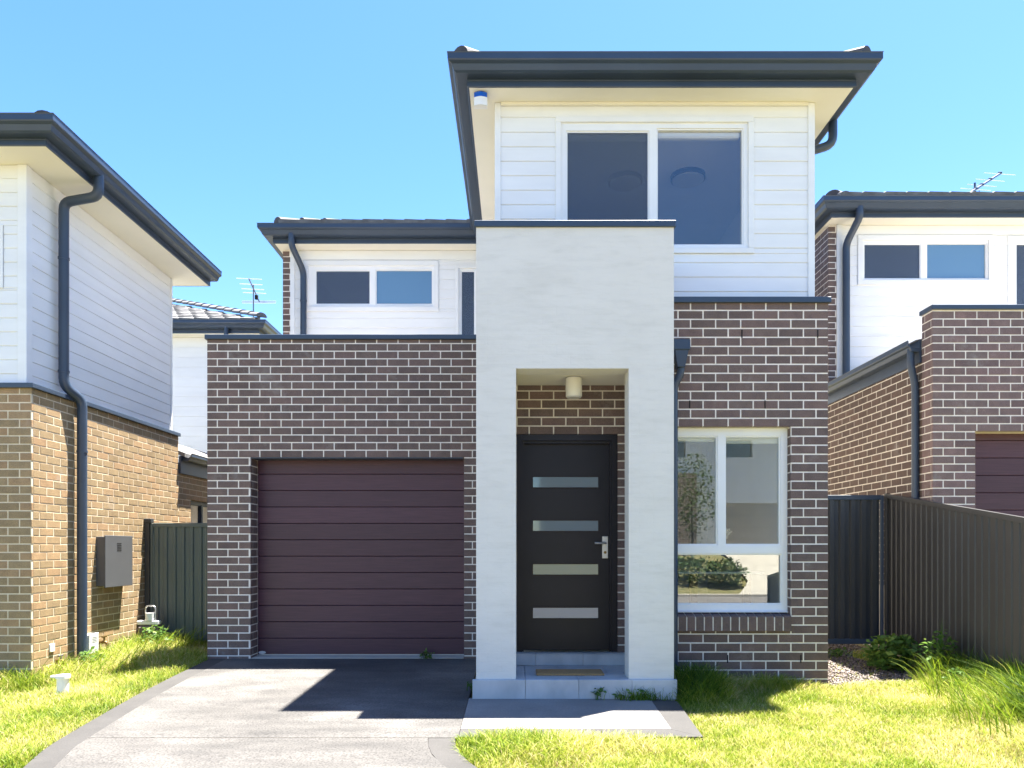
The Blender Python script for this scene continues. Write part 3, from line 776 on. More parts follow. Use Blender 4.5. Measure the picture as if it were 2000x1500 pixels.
    rf = hip_roof(H, -3.62, 2, 10.7, 17, zl + .25, 22.5)
    t = math.tan(R(22.5))
    ridge_caps(rf, (-3.46, 10.86, zl + .305), (1, 1, t), .4, 3)
    roof_tiles(rf, -3.4, -.3, 10.69, zl + .252, 22.5, 2, -3.75)
    downpipe(H, [(-3.22, 10.71, zl + .1), (-3.22, 10.71, zl - .06), (-3.12, 10.97, zl - .34), (-3.12, 10.97, 3.35)], bands=[(-3.12, 10.97, 4.9)])
    # ---------------- rain head and pipe beside the portico
    rh = MB().cbox(1.49, 1.645, 6.94, 7.09, 3.105, 3.205, .006)
    rh.add([(1.53, 6.96, 2.95), (1.60, 6.96, 2.95), (1.60, 7.06, 2.95), (1.53, 7.06, 2.95), (1.505, 6.95, 3.105), (1.63, 6.95, 3.105), (1.63, 7.08, 3.105), (1.505, 7.08, 3.105)],
           [(0, 3, 2, 1), (0, 1, 5, 4), (1, 2, 6, 5), (2, 3, 7, 6), (3, 0, 4, 7)])
    part('rain_head', rh, 'dark_metal', H)
    dp = part('downpipe', MB().tube(bends([(1.572, 7.02, 3.0), (1.572, 7.02, 2.90), (1.512, 7.04, 2.78), (1.512, 7.04, -.08)], .04), .036, 16), 'dark_metal', H)
    for z in (2.27, 2.08, .8): part('bracket', MB().tube([(1.512, 7.04, z - .008), (1.512, 7.04, z + .008)], .040, 16), 'dark_metal', dp)
    return H
HM = main_house()

# things on the main house
def alarm():
    A = thing('alarm_siren', 'white alarm siren box with blue strobe lens under the upper eave', 'alarm', (-.33, 7.25, 5.56))
    def rbox(z0, z1, w, d, name, mat):
        n = 12; pl = [(-.33 - w / 2, 7.27), (-.33 - w / 2, 7.21)] + [(-.33 - w / 2 + w * k / n, 7.21 - d * math.sin(math.pi * k / n)) for k in range(1, n)] + [(-.33 + w / 2, 7.21), (-.33 + w / 2, 7.27)]
        part(name, MB().prism(pl[::-1] if False else pl, z0, z1), mat, A)
    rbox(5.545, 5.625, .128, .022, 'casing', 'white_plastic'); rbox(5.6255, 5.672, .126, .024, 'strobe_lens', 'blue_plastic')
alarm()
def porch_light():
    L = thing('porch_light', 'round cream cylinder lamp fixed to the porch ceiling above the front door', 'lamp', (.555, 6.95, 2.845))
    part('canopy', MB().cyl((.555, 6.95), .055, 2.835, 2.845, 24), 'white_plastic', L)
    part('lamp_body', MB().cyl((.555, 6.95), .076, 2.665, 2.8345, 32), 'cream_soffit', L)
    part('lens', MB().cyl((.555, 6.95), .066, 2.655, 2.6645, 32), 'lamp_glass', L)
porch_light()
M_ = MB().cbox(.195, .80, 6.60, 6.86, .1125, .130, .004)
dm = solo('doormat', M_, 'coir', 'brown coir doormat lying on the tiled porch step', 'doormat', (.5, 6.73, .1125))
def ceiling_lamp(x, y, z, label):
    L = thing('ceiling_light', label, 'lamp', (x, y, z), 'ceiling lights behind the big upper window')
    part('lamp_rim', MB().cyl((x, y), .20, z - .050, z - .001, 32), 'lamp_rim', L)
    part('diffuser', MB().cyl((x, y), .185, z - .062, z - .0505, 32), 'lamp_glass', L)
ceiling_lamp(2.05, 8.78, 5.655, 'round ceiling light seen through the right pane of the big upper window')
ceiling_lamp(1.32, 8.86, 5.655, 'round ceiling light seen dimly through the screened left pane of the big upper window')
def side_table():
    T = thing('side_table', 'dark pedestal table with glass top inside the lower window', 'table', (1.95, 7.8, .2))
    part('tabletop', MB().cbox(1.68, 2.55, 7.6, 8.1, .98, 1.0, .004), 'pale_plastic', T)
    part('leg', MB().cbox(1.84, 1.91, 7.75, 7.85, .22, .979, .004), 'table_wood', T)
    part('leg', MB().cbox(2.40, 2.47, 7.75, 7.85, .22, .979, .004), 'table_wood', T)
    V = thing('flower_vase', 'small vase of pale blossoms inside the lower window', 'vase', (2.1, 7.9, 1.0))
    part('vase', MB().tube([(2.1, 7.9, 1.0), (2.1, 7.9, 1.06), (2.1, 7.9, 1.15)], [.04, .055, .03], 14), 'pot_clay', V)
    b = MB()
    for k in range(8):
        t = k / 7; c = Vector((2.1 + .16 * t, 7.88, 1.2 + .22 * t))
        for j in range(6):
            a = j * math.pi / 3; r = .05
            p = c + Vector((r * math.cos(a), -.02, r * math.sin(a)))
            b.add([c, c + Vector((r * .5 * math.cos(a - .5), -.03, r * .5 * math.sin(a - .5))), p, c + Vector((r * .5 * math.cos(a + .5), -.03, r * .5 * math.sin(a + .5)))], [(0, 1, 2, 3)])
    part('blossoms', b, 'petal', V)
side_table()

# ------------------------------------------------------------------ LEFT HOUSE
def left_house():
    H = thing('house', 'left neighbouring house with sunlit tan brick side wall and white boarded upper floor', 'house', (-6.5, 7.67, -.3))
    FS = Fr('S', 7.67); FE = Fr('E', -4.99)
    wf = part('brick_wall', wall_mesh(FS, -9, -4.994, -.6, 2.90, [], .0028, .25), 'mortar_tan', H)
    wh = (11.45, 12.7, .9, 1.99)
    we = part('brick_wall', wall_mesh(FE, 7.92, 11.02, -.6, 2.90, [], .0028, .22), 'mortar_tan', H)
    we2 = part('brick_wall', wall_mesh(FE, 11.02, 15.2, -.6, 2.52, [(wh[0] - .004, wh[1] + .004, wh[2], wh[3] + .004)], .0028, .22), 'mortar_tan', H)
    lf = bricks(FS, -5.9, -4.99, -.5, 2.90, [], vorg=2.90 - .086 * 42 + .03, uorg=-4.99)
    le = bricks(FE, 7.702, 11.02, -.5, 2.90, [], vorg=2.90 - .086 * 42 + .03, uorg=7.57)
    le2 = bricks(FE, 11.02, 13.4, -.2, 2.52, [wh], vorg=2.90 - .086 * 42 + .03, uorg=7.57)
    lay_bricks(wf, H, lf, 'tan_brick', None, 70); lay_bricks(we, H, le, 'tan_brick', None, 220); lay_bricks(we2, H, le2, 'tan_brick', None, 10)
    part('wall_cap', sweep([(-4.99, 11.02), (-4.99, 7.67), (-9, 7.67)], [(-.25, 0), (.033, 0), (.035, .004), (.035, .045), (.031, .05), (-.25, .05)], 2.90, -1), 'dark_metal', H)
    window(H, FE, (wh[0], wh[1], wh[2], wh[3]), 0, [(wh[0] + .06, 12.05, wh[2] + .05, wh[3] - .05), (12.11, wh[1] - .06, wh[2] + .05, wh[3] - .05)], d=.09, mat='dark_metal')
    room(H, -7.5, -5.25, 11.3, 13.2, -.1, 2.4)
    zs = 5.23
    FU = Fr('S', 7.71); FUE = Fr('E', -5.07)
    planks(H, FU, -9, -5.16, 2.951, zs - .001, [(-9.2, -5.305, 3.95, 4.6)], vorg=zs)
    part('window_trim', MB().box(-9, -5.31, 7.70, 7.76, 3.95, 4.6), 'white_paint', H)
    planks(H, FUE, 7.80, 10.95, 2.951, zs - .001, [], vorg=zs)
    part('corner_board', MB().cbox(-5.158, -5.062, 7.698, 7.798, 2.951, zs - .001, .004), 'white_paint', H)
    part('corner_board', MB().cbox(-5.12, -5.062, 10.951, 10.99, 2.951, zs - .001, .004), 'white_paint', H)
    part('tower_rear_wall', MB().box(-9, -5.12, 10.951, 11.0, 2.6, zs - .001), 'white_paint', H)
    part('soffit', MB().box(-9, -4.645, 7.355, 11.285, zs + .001, zs + .02), 'cream_soffit', H)
    part('soffit_vent', MB().box(-5.42, -5.22, 7.43, 7.55, zs - .005, zs + .0005), 'white_paint', H)
    eaves(H, [(-9, 7.34), (-4.63, 7.34), (-4.63, 11.3)], zs, 1, gut_dz=.07)
    part('fascia', MB().box(-9, -4.652, 11.286, 11.30, zs, zs + .12), 'dark_metal', H)
    rf = hip_roof(H, -9.5, -4.54, 7.25, 11.32, zs + .225, 22.5)
    ridge_caps(rf, (-4.62, 7.33, zs + .228), (-1, 1, math.tan(R(22.5))), .4, 5)
    roof_tiles(rf, -6.6, -4.9, 7.26, zs + .215, 22.5, 1, None, -4.54)
    downpipe(H, [(-4.555, 8.13, zs + .12), (-4.555, 8.13, zs - .13), (-4.985, 8.21, zs - .16), (-4.985, 8.21, 3.04), (-4.905, 8.42, 2.93), (-4.905, 8.42, -.12)], r=.052,
             bands=[(-4.985, 8.21, 4.45), (-4.985, 8.21, 3.2), (-4.905, 8.42, 2.34)])
    # low rear side roof
    part('low_roof', MB().add([(-4.90, 11.03, 2.66), (-4.90, 15.1, 2.66), (-6.2, 15.1, 3.16), (-6.2, 11.03, 3.16), (-4.90, 11.03, 2.60), (-4.90, 15.1, 2.60), (-6.2, 15.1, 3.1), (-6.2, 11.03, 3.1)],
                                 [(0, 1, 2, 3), (7, 6, 5, 4), (0, 4, 5, 1), (0, 3, 7, 4)]), 'roof_tile', H)
    part('gutter', sweep([(-4.955, 11.1), (-4.955, 15.1)], [(a * .75, b * .75) for a, b in GUT], 2.55, 1), 'dark_metal', H)
    part('fascia', MB().box(-4.988, -4.956, 11.03, 15.1, 2.36, 2.62), 'dark_metal', H)
    # rear two storey block
    FB = Fr('S', 15.0); zb = 5.50
    planks(H, FB, -9.5, -5.36, 2.4, zb - .001, [], vorg=zb, cover=.2)
    part('corner_board', MB().cbox(-5.36, -5.29, 14.985, 15.06, 2.4, zb - .001, .003), 'white_paint', H)
    part('rear_side_wall', MB().box(-5.34, -5.30, 15.061, 20, 2.4, zb - .001), 'white_paint', H)
    part('soffit', MB().box(-9.5, -5.06, 14.715, 20, zb + .001, zb + .02), 'cream_soffit', H)
    eaves(H, [(-9.6, 14.7), (-5.05, 14.7), (-5.05, 20)], zb, 1)
    rf = hip_roof(H, -12, -4.93, 14.58, 22, zb + .225, 23)
    t = math.tan(R(23))
    roof_tiles(rf, -9.0, -5, 14.57, zb + .215, 23, 10, None, -4.93)
    ridge_caps(rf, (-5.0, 14.66, zb + .30), (-1, 1, t), .4, 13, dark=False)
    downpipe(H, [(-5.68, 14.62, zb + .1), (-5.68, 14.62, zb - .1), (-5.68, 14.93, zb - .35), (-5.68, 14.93, 2.6)])
left_house()

# ------------------------------------------------------------------ RIGHT HOUSE
def right_house():
    H = thing('house', 'right neighbouring brown brick house with long upper window and maroon garage door', 'house', (6.5, 7.92, 0))
    FS = Fr('S', 7.92); FW = Fr('W', 4.46)
    TOP = 3.79
    gh = (4.918, 7.4, -1, 2.495)
    wf = part('brick_wall', wall_mesh(FS, 4.464, 9, -.3, TOP, [(gh[0] - .004, gh[1] + .004, gh[2], gh[3] + .004)], .0028, .21), 'mortar_pale', H)
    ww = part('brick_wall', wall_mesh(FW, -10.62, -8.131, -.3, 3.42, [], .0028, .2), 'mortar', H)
    lf = bricks(FS, 4.46, 6.4, -.2, TOP, [gh], vorg=2.495 - .086 * 30, uorg=4.46)
    lw = bricks(FW, -8.13, -7.952, -.2, TOP, [], vorg=2.495 - .086 * 30, uorg=-7.83)
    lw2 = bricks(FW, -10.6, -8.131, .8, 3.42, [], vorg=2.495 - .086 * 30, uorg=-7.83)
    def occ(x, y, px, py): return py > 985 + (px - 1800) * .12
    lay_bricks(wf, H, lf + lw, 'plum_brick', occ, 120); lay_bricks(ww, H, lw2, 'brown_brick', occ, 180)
    part('parapet_cap', MB().cbox(4.44, 9, 7.895, 8.15, TOP, TOP + .05, .004), 'dark_metal', H)
    part('garage_body', MB().box(4.68, 9, 8.6, 10.55, -.3, 3.3), 'mortar', H)
    G = part('garage_door', MB().box(4.91, 7.42, 8.16, 8.18, -.05, 2.6), 'black_gap', H)
    pm = MB().cbox(4.90, 7.42, 8.131, 8.158, 0, .187, .004); pme = pm.mesh('panel', 'garage_panel')
    for i in range(14):
        o = bpy.data.objects.new('panel', pme); COL.objects.link(o); o.location = (0, 0, -.05 + i * .1905); attach(o, G)
    # low side roof with gutter
    part('gutter', sweep([(4.435, 8.132), (4.435, 10.7)], [(a * .75, b * .8) for a, b in GUT], 3.40, -1), 'dark_metal', H)
    part('fascia', MB().box(4.436, 4.458, 8.132, 10.7, 3.28, 3.53), 'dark_metal', H)
    part('low_roof', MB().add([(4.40, 8.14, 3.53), (5.2, 8.14, 3.70), (5.2, 10.58, 3.70), (4.40, 10.58, 3.53)], [(0, 1, 2, 3)]), 'roof_tile', H)
    downpipe(H, [(4.37, 8.19, 3.45), (4.37, 8.19, 3.25), (4.425, 8.20, 3.06), (4.425, 8.20, .1)], r=.038)
    # upper
    zs = 5.86; FU = Fr('S', 10.6)
    w1 = (4.898, 6.835, 5.005, 5.712); w2 = (7.04, 7.9, 4.3, 5.70)
    planks(H, FU, 4.67, 9, 3.3, zs - .001, [w1, w2], vorg=zs)
    part('corner_board', MB().cbox(4.597, 4.668, 10.58, 10.65, 3.3, zs - .001, .003), 'white_paint', H)
    wb = part('brick_wall', wall_mesh(FU, 4.484, 4.595, 3.3, zs - .001, [], .0028, 5), 'mortar_pale', H)
    ws = bricks(Fr('W', 4.48), -14, -10.622, 3.4, zs - .002, [], vorg=.0, uorg=-10.75)
    lay_bricks(wb, H, bricks(FU, 4.48, 4.594, 3.4, zs - .002, [], vorg=.0, uorg=4.47) + ws, 'dark_brick', None, 0)
    window(H, FU, w1, .07, [(4.993, 5.81, 5.095, 5.599, 'window_glass', True), (5.89, 6.754, 5.095, 5.61, 'obscure_glass')], d=.012)
    window(H, FU, w2, .07, [(7.17, 7.8, 4.4, 5.60, 'window_glass', True)], d=.012)
    room(H, 4.75, 8.9, 10.91, 13, 3.6, 5.84)
    part('soffit', MB().box(4.422, 9, 10.365, 14, zs + .001, zs + .02), 'cream_soffit', H)
    eaves(H, [(4.41, 14), (4.41, 10.35), (9.2, 10.35)], zs, 1)
    rf = hip_roof(H, 4.3, 11, 10.25, 17, zs + .25, 22.5)
    t = math.tan(R(22.5))
    ridge_caps(rf, (4.46, 10.41, zs + .305), (1, 1, t), .4, 3)
    roof_tiles(rf, 4.5, 9, 10.24, zs + .252, 22.5, 2, 4.2)
    downpipe(H, [(4.77, 10.26, zs + .1), (4.77, 10.26, zs - .04), (4.70, 10.52, zs - .30), (4.70, 10.52, 3.3)], r=.05)
right_house()

# ------------------------------------------------------------------ aerials
def antenna_left():
    A = thing('tv_antenna', 'straight upright aerial with pale cross rods above the tiled roof at left', 'antenna', (-6.05, 17.2, 6.6))
    x, y = -6.05, 17.2; s = 1450 / y
    part('mast', MB().tube([(x, y, 6.55), (x, y, 7.36)], .014, 8), 'grey_box', A)
    for i, (py, w) in enumerate(((552, .56), (559, .5), (565, .5), (569, .52))):
        z = 1.25 + (1070 - py) / s
        part('rod', MB().tube([(x - w / 2 - .02, y - .25 + i * .12, z + .01), (x + w / 2, y - .25 + i * .12, z - .015)], .009, 6), 'alum_rod', A)
    z = 1.25 + (1070 - 581) / s
    part('reflector', MB().cbox(x - .38, x + .42, y + .3, y + .32, z - .03, z + .03, .002), 'alum_rod', A)
    part('boom', MB().tube([(x, y - .3, 7.38), (x + .03, y + .32, z)], .014, 8), 'grey_box', A)
    part('junction_box', MB().cbox(x + .02, x + .09, y + .02, y + .08, 7.02, 7.12, .005), 'black_gap', A)
def antenna_right():
    y0 = 12.6; s = 1450 / y0
    W = lambda px, py, y=y0: Vector(((px - 1005) * y / 1450, y, 1.25 + (1070 - py) * y / 1450))
    b = W(1880, 386, 12.2); e = W(1955, 338, 13.2)
    A = thing('tv_antenna', 'slanting dark boom aerial with thin rods above the right roof', 'antenna', W(1904, 388))
    part('boom', MB().tube([b, e], .02, 8), 'dark_metal', A)
    m = W(1904, 364); part('mast', MB().tube([(m.x, m.y, m.z + .06), (m.x, m.y, m.z - .45)], .016, 8), 'dark_metal', A)
    for t, w in ((.02, .62), (.14, .6), (.32, .52), (.48, .5), (.70, .5), (.97, .56)):
        c = b.lerp(e, t)
        part('rod', MB().tube([c + Vector((-w / 2, 0, .018)), c + Vector((w / 2, 0, -.022))], .006, 6), 'alum_rod', A)
        part('clip', MB().cbox(c.x - .03, c.x + .03, c.y - .02, c.y + .02, c.z - .005, c.z + .03, .004), 'dark_metal', A)
    part('cable', MB().tube(bends([m + Vector((0, 0, -.02)), m + Vector((.07, 0, -.03)), m + Vector((.08, 0, -.18)), m + Vector((.03, 0, -.4))], .08), .005, 6), 'black_gap', A)
antenna_left(); antenna_right()

# ------------------------------------------------------------------ fences
def sheet(length, prof, z0f, z1f, org, axis):
    """ribbed sheet; prof = list of (u, depth) over one sheet; z0f/z1f give bottom/top at u"""
    mb = MB(); pts = [(u, d) for u, d in prof if u <= length + 1e-6]
    for (u0, d0), (u1, d1) in zip(pts[:-1], pts[1:]):
        q = []
        for u, d, zf in ((u0, d0, z0f), (u1, d1, z0f), (u1, d1, z1f), (u0, d0, z1f)):
            q.append((org[0] + u, org[1] + d, zf(u)) if axis == 'x' else (org[0] + d, org[1] - u, zf(u)))
        mb.add(q, [(0, 1, 2, 3)])
    return mb
def ribs(n, pitch, deep, wide=.5):
    p = [(0, 0)]
    for i in range(n):
        u = i * pitch
        p += [(u + pitch * .15, 0), (u + pitch * .25, -deep), (u + pitch * (.25 + wide), -deep), (u + pitch * (.35 + wide), 0)]
    p.append((n * pitch, 0)); return p
def left_fence():
    F = thing('fence', 'dark green ribbed metal fence panel between the tan brick house and the garage', 'fence', (-4.2, 10.05, -.24))
    part('post', MB().cbox(-4.985, -4.92, 10.0, 10.07, -.3, 1.585, .003), 'charcoal_sheet', F)
    part('post_cap', MB().cbox(-4.992, -4.895, 9.99, 10.08, 1.5855, 1.645, .006), 'charcoal_sheet', F)
    part('post', MB().cbox(-4.918, -4.885, 10.02, 10.06, -.3, 1.58, .003), 'green_sheet', F)
    part('rail', MB().cbox(-4.884, -3.48, 10.02, 10.06, 1.53, 1.585, .004), 'green_sheet', F)
    part('rail', MB().cbox(-4.884, -3.48, 10.02, 10.06, -.25, -.18, .004), 'green_sheet', F)
    for k in range(2):
        part('sheet', sheet(.72, ribs(6, .1167, .016, .35), lambda u: -.2, lambda u: 1.54, (-4.884 + k * .701, 10.045, 0), 'x'), 'green_sheet', F)
def gate():
    F = thing('gate', 'blue black ribbed metal side gate between the brick corner and the long fence', 'gate', (3.7, 8.74, .12))
    part('gate_frame', MB().cbox(3.004, 3.05, 8.72, 8.76, .12, 1.87, .003).cbox(4.305, 4.34, 8.72, 8.76, .12, 1.87, .003).cbox(3.051, 4.304, 8.72, 8.76, 1.815, 1.87, .003).cbox(3.051, 4.304, 8.72, 8.76, .12, .18, .003), 'dark_metal', F)
    for k in range(2):
        part('sheet', sheet(.64, ribs(5, .125, .028, .4), lambda u: .17, lambda u: 1.82, (3.05 + k * .6255, 8.755, 0), 'x'), 'charcoal_sheet', F)
def right_fence():
    F = thing('fence', 'long charcoal ribbed metal boundary fence running along the right side', 'fence', (4.365, 6.5, .0))
    zt = lambda y: 1.885 - .158 * (8.72 - y)
    ys = [8.70, 6.15, 3.7, 1.7]
    for y in ys: part('post', MB().cbox(4.342, 4.388, y - .025, y + .025, -.2, zt(y) + .004, .003), 'fence_sheet', F)
    for a, b in zip(ys[:-1], ys[1:]):
        a -= .026; b += .026
        for h, d in ((0, .05), (-1.72, .05)):
            mb = MB(); q = []
            for y in (a, b):
                for x in (4.345, 4.386): q += [(x, y, zt(y) + h), (x, y, zt(y) + h - d)]
            mb.add(q, [(0, 4, 6, 2), (1, 3, 7, 5), (0, 1, 5, 4), (2, 6, 7, 3), (0, 2, 3, 1), (4, 5, 7, 6)])
            part('rail', mb, 'fence_sheet', F)
        n = 3; L = (a - b) / n
        for k in range(n):
            y0 = a - k * L
            part('sheet', sheet(L, ribs(8, L / 8, .010, .35), lambda u: zt(y0 - u) - 1.74, lambda u: zt(y0 - u) - .045, (4.376, y0, 0), 'y'), 'fence_sheet', F)
left_fence(); gate(); right_fence()

# ------------------------------------------------------------------ things on and by the left house wall
def meter_box():
    B = thing('meter_box', 'grey metal meter cabinet with vent slots on the sunlit tan brick wall', 'meter box', (-4.93, 9.15, .78))
    part('cabinet', MB().cbox(-4.99, -4.888, 8.85, 9.46, .79, 1.385, .004), 'grey_box', B)
    d = part('door', MB().cbox(-4.887, -4.872, 8.84, 9.47, .775, 1.40, .003), 'grey_box', B)
    for k in range(5): part('slot', MB().box(-4.873, -4.8705, 9.10, 9.20, 1.21 + k * .022, 1.222 + k * .022), 'black_gap', d)
def utility():
    B = thing('utility_box', 'small pale grey utility box beside the downpipe on the tan wall', 'utility box', (-4.93, 8.62, .05))
    part('casing', MB().cbox(-4.99, -4.90, 8.53, 8.72, .03, .25, .008), 'pale_plastic', B)
    part('cover', MB().cbox(-4.899, -4.885, 8.525, 8.725, .025, .258, .006), 'pale_plastic', B)
    for k in range(4): part('marking', MB().box(-4.8855, -4.8845, 8.59 , 8.68, .15 + k * .018, .157 + k * .018), 'grey_box', B)
    T = thing('water_tap', 'brass garden tap low on the tan wall in long grass', 'tap', (-4.9, 8.06, -.02))
    part('spout', MB().tube(bends([(-4.985, 8.06, .03), (-4.90, 8.06, .03), (-4.885, 8.06, -.03)], .03), .014, 10), 'brass', T)
    part('handle', MB().tube([(-4.93, 8.06, .03), (-4.93, 8.06, .075)], .010, 8).tube([(-4.93, 8.02, .08), (-4.93, 8.10, .08)], .009, 8), 'grey_box', T)
    part('pipe', MB().tube([(-4.975, 8.06, .03), (-4.975, 8.06, -.25)], .013, 10), 'brass', T)
    S = solo('wall_plate', MB().cbox(-4.992, -4.975, 7.96, 8.04, .13, .215, .004), 'white_plastic', 'small white plate on the tan wall above the tap', 'plate', (-4.98, 8.0, .13))
    T = thing('water_tap', 'brown tap on the tan wall just right of the utility box', 'tap', (-4.9, 8.92, .0))
    part('spout', MB().tube(bends([(-4.985, 8.92, .12), (-4.90, 8.92, .12), (-4.885, 8.92, .03)], .03), .017, 10), 'brass', T)
    part('handle', MB().tube([(-4.93, 8.92, .12), (-4.93, 8.92, .18)], .012, 8).tube([(-4.93, 8.87, .185), (-4.93, 8.97, .185)], .011, 8), 'brass', T)
    Gm = thing('gas_meter', 'grey gas meter with pale pipework in the corner by the green fence', 'gas meter', (-4.78, 9.75, -.1))
    part('meter_body', MB().cbox(-4.92, -4.66, 9.66, 9.86, .02, .24, .03), 'pot_clay', Gm)
    part('dial', MB().cyl((-4.77, 9.72), .06, .30, .40, 16), 'white_plastic', Gm)
    part('top_bar', MB().cbox(-4.93, -4.65, 9.68, 9.78, .245, .298, .01), 'white_plastic', Gm)
    part('pipe', MB().tube(bends([(-4.83, 9.72, .40), (-4.83, 9.72, .49), (-4.70, 9.72, .49), (-4.70, 9.72, .25)], .05), .010, 10), 'steel', Gm)
    part('foot', MB().tube([(-4.88, 9.76, .03), (-4.88, 9.76, -.25)], .02, 10).tube([(-4.70, 9.76, .03), (-4.70, 9.76, -.25)], .02, 10), 'steel', Gm)
    D = thing('drain_riser', 'white plastic drain riser standing in the left lawn', 'pipe', (-4.32, 7.1, -.25))
    part('pipe', MB().cyl((-4.32, 7.1), .052, -.3, .005, 24), 'white_plastic', D)
    part('cap', MB().cyl((-4.32, 7.1), .064, .0052, .035, 24), 'white_plastic', D)
    part('lug', MB().cbox(-4.43, -4.385, 7.08, 7.12, .008, .03, .004), 'white_plastic', D)
meter_box(); utility()

# ------------------------------------------------------------------ across the street (seen in the window reflections)
def opposite():
    H = thing('house', 'white and brick house across the street seen only as a reflection in the lower window', 'house', (7, -15.5, .7))
    FN = Fr('N', -15.5)
    part('wall', wall_mesh(FN, -14, -1.5, -.5, 6.8, [(-13.2, -8.3, -1, 3.05), (-9.6, -8.4, 4.9, 5.6), (-6.9, -5.9, 4.9, 5.6)], 0, .25), 'white_paint', H)
    g = part('garage_door', MB().box(8.3, 13.2, -15.62, -15.58, .6, 3.05), 'black_gap', H)
    for k in range(5): part('panel', MB().cbox(8.3, 13.2, -15.58, -15.55, .62 + k * .486, 1.10 + k * .486, .006), 'kerb_concrete', g)
    for a, b in ((8.4, 9.6), (5.9, 6.9)): part('window', MB().box(a, b, -15.7, -15.65, 4.9, 5.6), 'window_glass', H); 
    part('back_wall', MB().box(1.5, 14, -19.5, -19.4, -.5, 6.8), 'black_gap', H)
    wb = part('brick_wall', MB().box(1.0, 7.2, -15.2, -14.9, -.5, 4.2), 'mortar', H)
    lay_bricks(wb, H, bricks(Fr('N', -14.896), -7.2, -1.0, .5, 4.2), 'dark_brick', None, 0)
    part('roof', MB().box(.6, 14.6, -19.8, -14.6, 6.8, 7.0), 'dark_metal', H)
opposite()
def car():
    C = thing('parked_car', 'dark parked car across the street reflected in the lower window', 'car', (10.5, -9.5, .3))
    z = float(gz(10, -12)) + .09; x0 = 10.2
    prof = [(-14.0, .45), (-14.0, .95), (-13.5, 1.02), (-12.9, 1.45), (-11.6, 1.48), (-10.8, 1.0), (-9.9, .85), (-9.7, .55), (-9.75, .3), (-13.9, .3)]
    mb = MB(); n = len(prof)
    ins = [0, .03, .06, .2, .2, .08, .05, .03, 0, 0]
    vs = [(x0 + i, y, z + h) for (y, h), i in zip(prof, ins)] + [(x0 + 1.75 - i, y, z + h) for (y, h), i in zip(prof, ins)]
    mb.add(vs, [tuple(range(n)), tuple(range(n, 2 * n))[::-1]] + [(i, n + i, n + (i + 1) % n, (i + 1) % n) for i in range(n)])
    part('body', mb, 'car_paint', C)
    for x in (x0 - .02, x0 + 1.57):
        for y in (-13.1, -10.6):
            part('wheel', MB().tube([(x, y, z + .32), (x + .2, y, z + .32)], .32, 20), 'tyre_rubber', C)
    part('windscreen', MB().add([(x0 + .24, -11.58, z + 1.46), (x0 + 1.51, -11.58, z + 1.46), (x0 + 1.6, -10.82, z + 1.03), (x0 + .15, -10.82, z + 1.03)], [(0, 1, 2, 3)]), 'obscure_glass', C)
    for x in (x0 + .15, x0 + 1.35): part('headlight', MB().cbox(x, x + .25, -9.76, -9.68, z + .62, z + .74, .02), 'white_plastic', C)
car()

# ------------------------------------------------------------------ vegetation
def np_mesh(name, V, faces, mat, tint=None):
    """V (n,3); faces (m,k) with the same k; tint per vertex"""
    me = bpy.data.meshes.new(name); m, k = faces.shape
    me.vertices.add(len(V)); me.vertices.foreach_set('co', V.astype(np.float32).ravel())
    me.loops.add(m * k); me.loops.foreach_set('vertex_index', faces.astype(np.int32).ravel())
    me.polygons.add(m); me.polygons.foreach_set('loop_start', np.arange(0, m * k, k, dtype=np.int32))
    me.update(calc_edges=True)
    if tint is not None:
        a = me.attributes.new('tint', 'FLOAT', 'POINT'); a.data.foreach_set('value', tint.astype(np.float32))
    me.materials.append(MATS[mat]); me.validate()
    return me
def blades(x, y, h, w, lean, tint, z=None, ldir=None):
    n = len(x); z = gz(x, y) if z is None else z
    a = rng.uniform(0, 2 * np.pi, n); l = rng.uniform(0, 2 * np.pi, n) if ldir is None else ldir + rng.normal(0, .8, n)
    dx, dy = np.cos(a) * w / 2, np.sin(a) * w / 2
    lx, ly = np.cos(l) * lean, np.sin(l) * lean
    V = np.empty((n, 7, 3))
    for i, (t, k) in enumerate(((0, 1), (.4, .85), (.75, .6))):
        ox, oy, oz = lx * t ** 1.8, ly * t ** 1.8, h * (t - .18 * t * t * lean / np.maximum(h, .01))
        V[:, 2 * i] = np.stack([x + ox - dx * k, y + oy - dy * k, z + oz - (.012 if i == 0 else 0)], -1)
        V[:, 2 * i + 1] = np.stack([x + ox + dx * k, y + oy + dy * k, z + oz - (.012 if i == 0 else 0)], -1)
    V[:, 6] = np.stack([x + lx, y + ly, z + h * (1 - .25 * np.minimum(1.6, lean / np.maximum(h, .01)))], -1)
    b = np.arange(n)[:, None] * 7
    F = np.concatenate([b + np.array([[0, 1, 3]]), b + np.array([[0, 3, 2]]), b + np.array([[2, 3, 5]]), b + np.array([[2, 5, 4]]), b + np.array([[4, 5, 6]])], 0)
    return V.reshape(-1, 3), F, np.repeat(tint, 7)
def vnoise(x, y, s, seed):
    r = np.random.default_rng(seed); G = r.random((64, 64))
    fx, fy = x / s + 500, y / s + 500; i, j = np.floor(fx).astype(int), np.floor(fy).astype(int); u, v = fx - i, fy - j
    u, v = u * u * (3 - 2 * u), v * v * (3 - 2 * v); g = lambda a, b: G[a % 64, b % 64]
    return (g(i, j) * (1 - u) + g(i + 1, j) * u) * (1 - v) + (g(i, j + 1) * (1 - u) + g(i + 1, j + 1) * u) * v
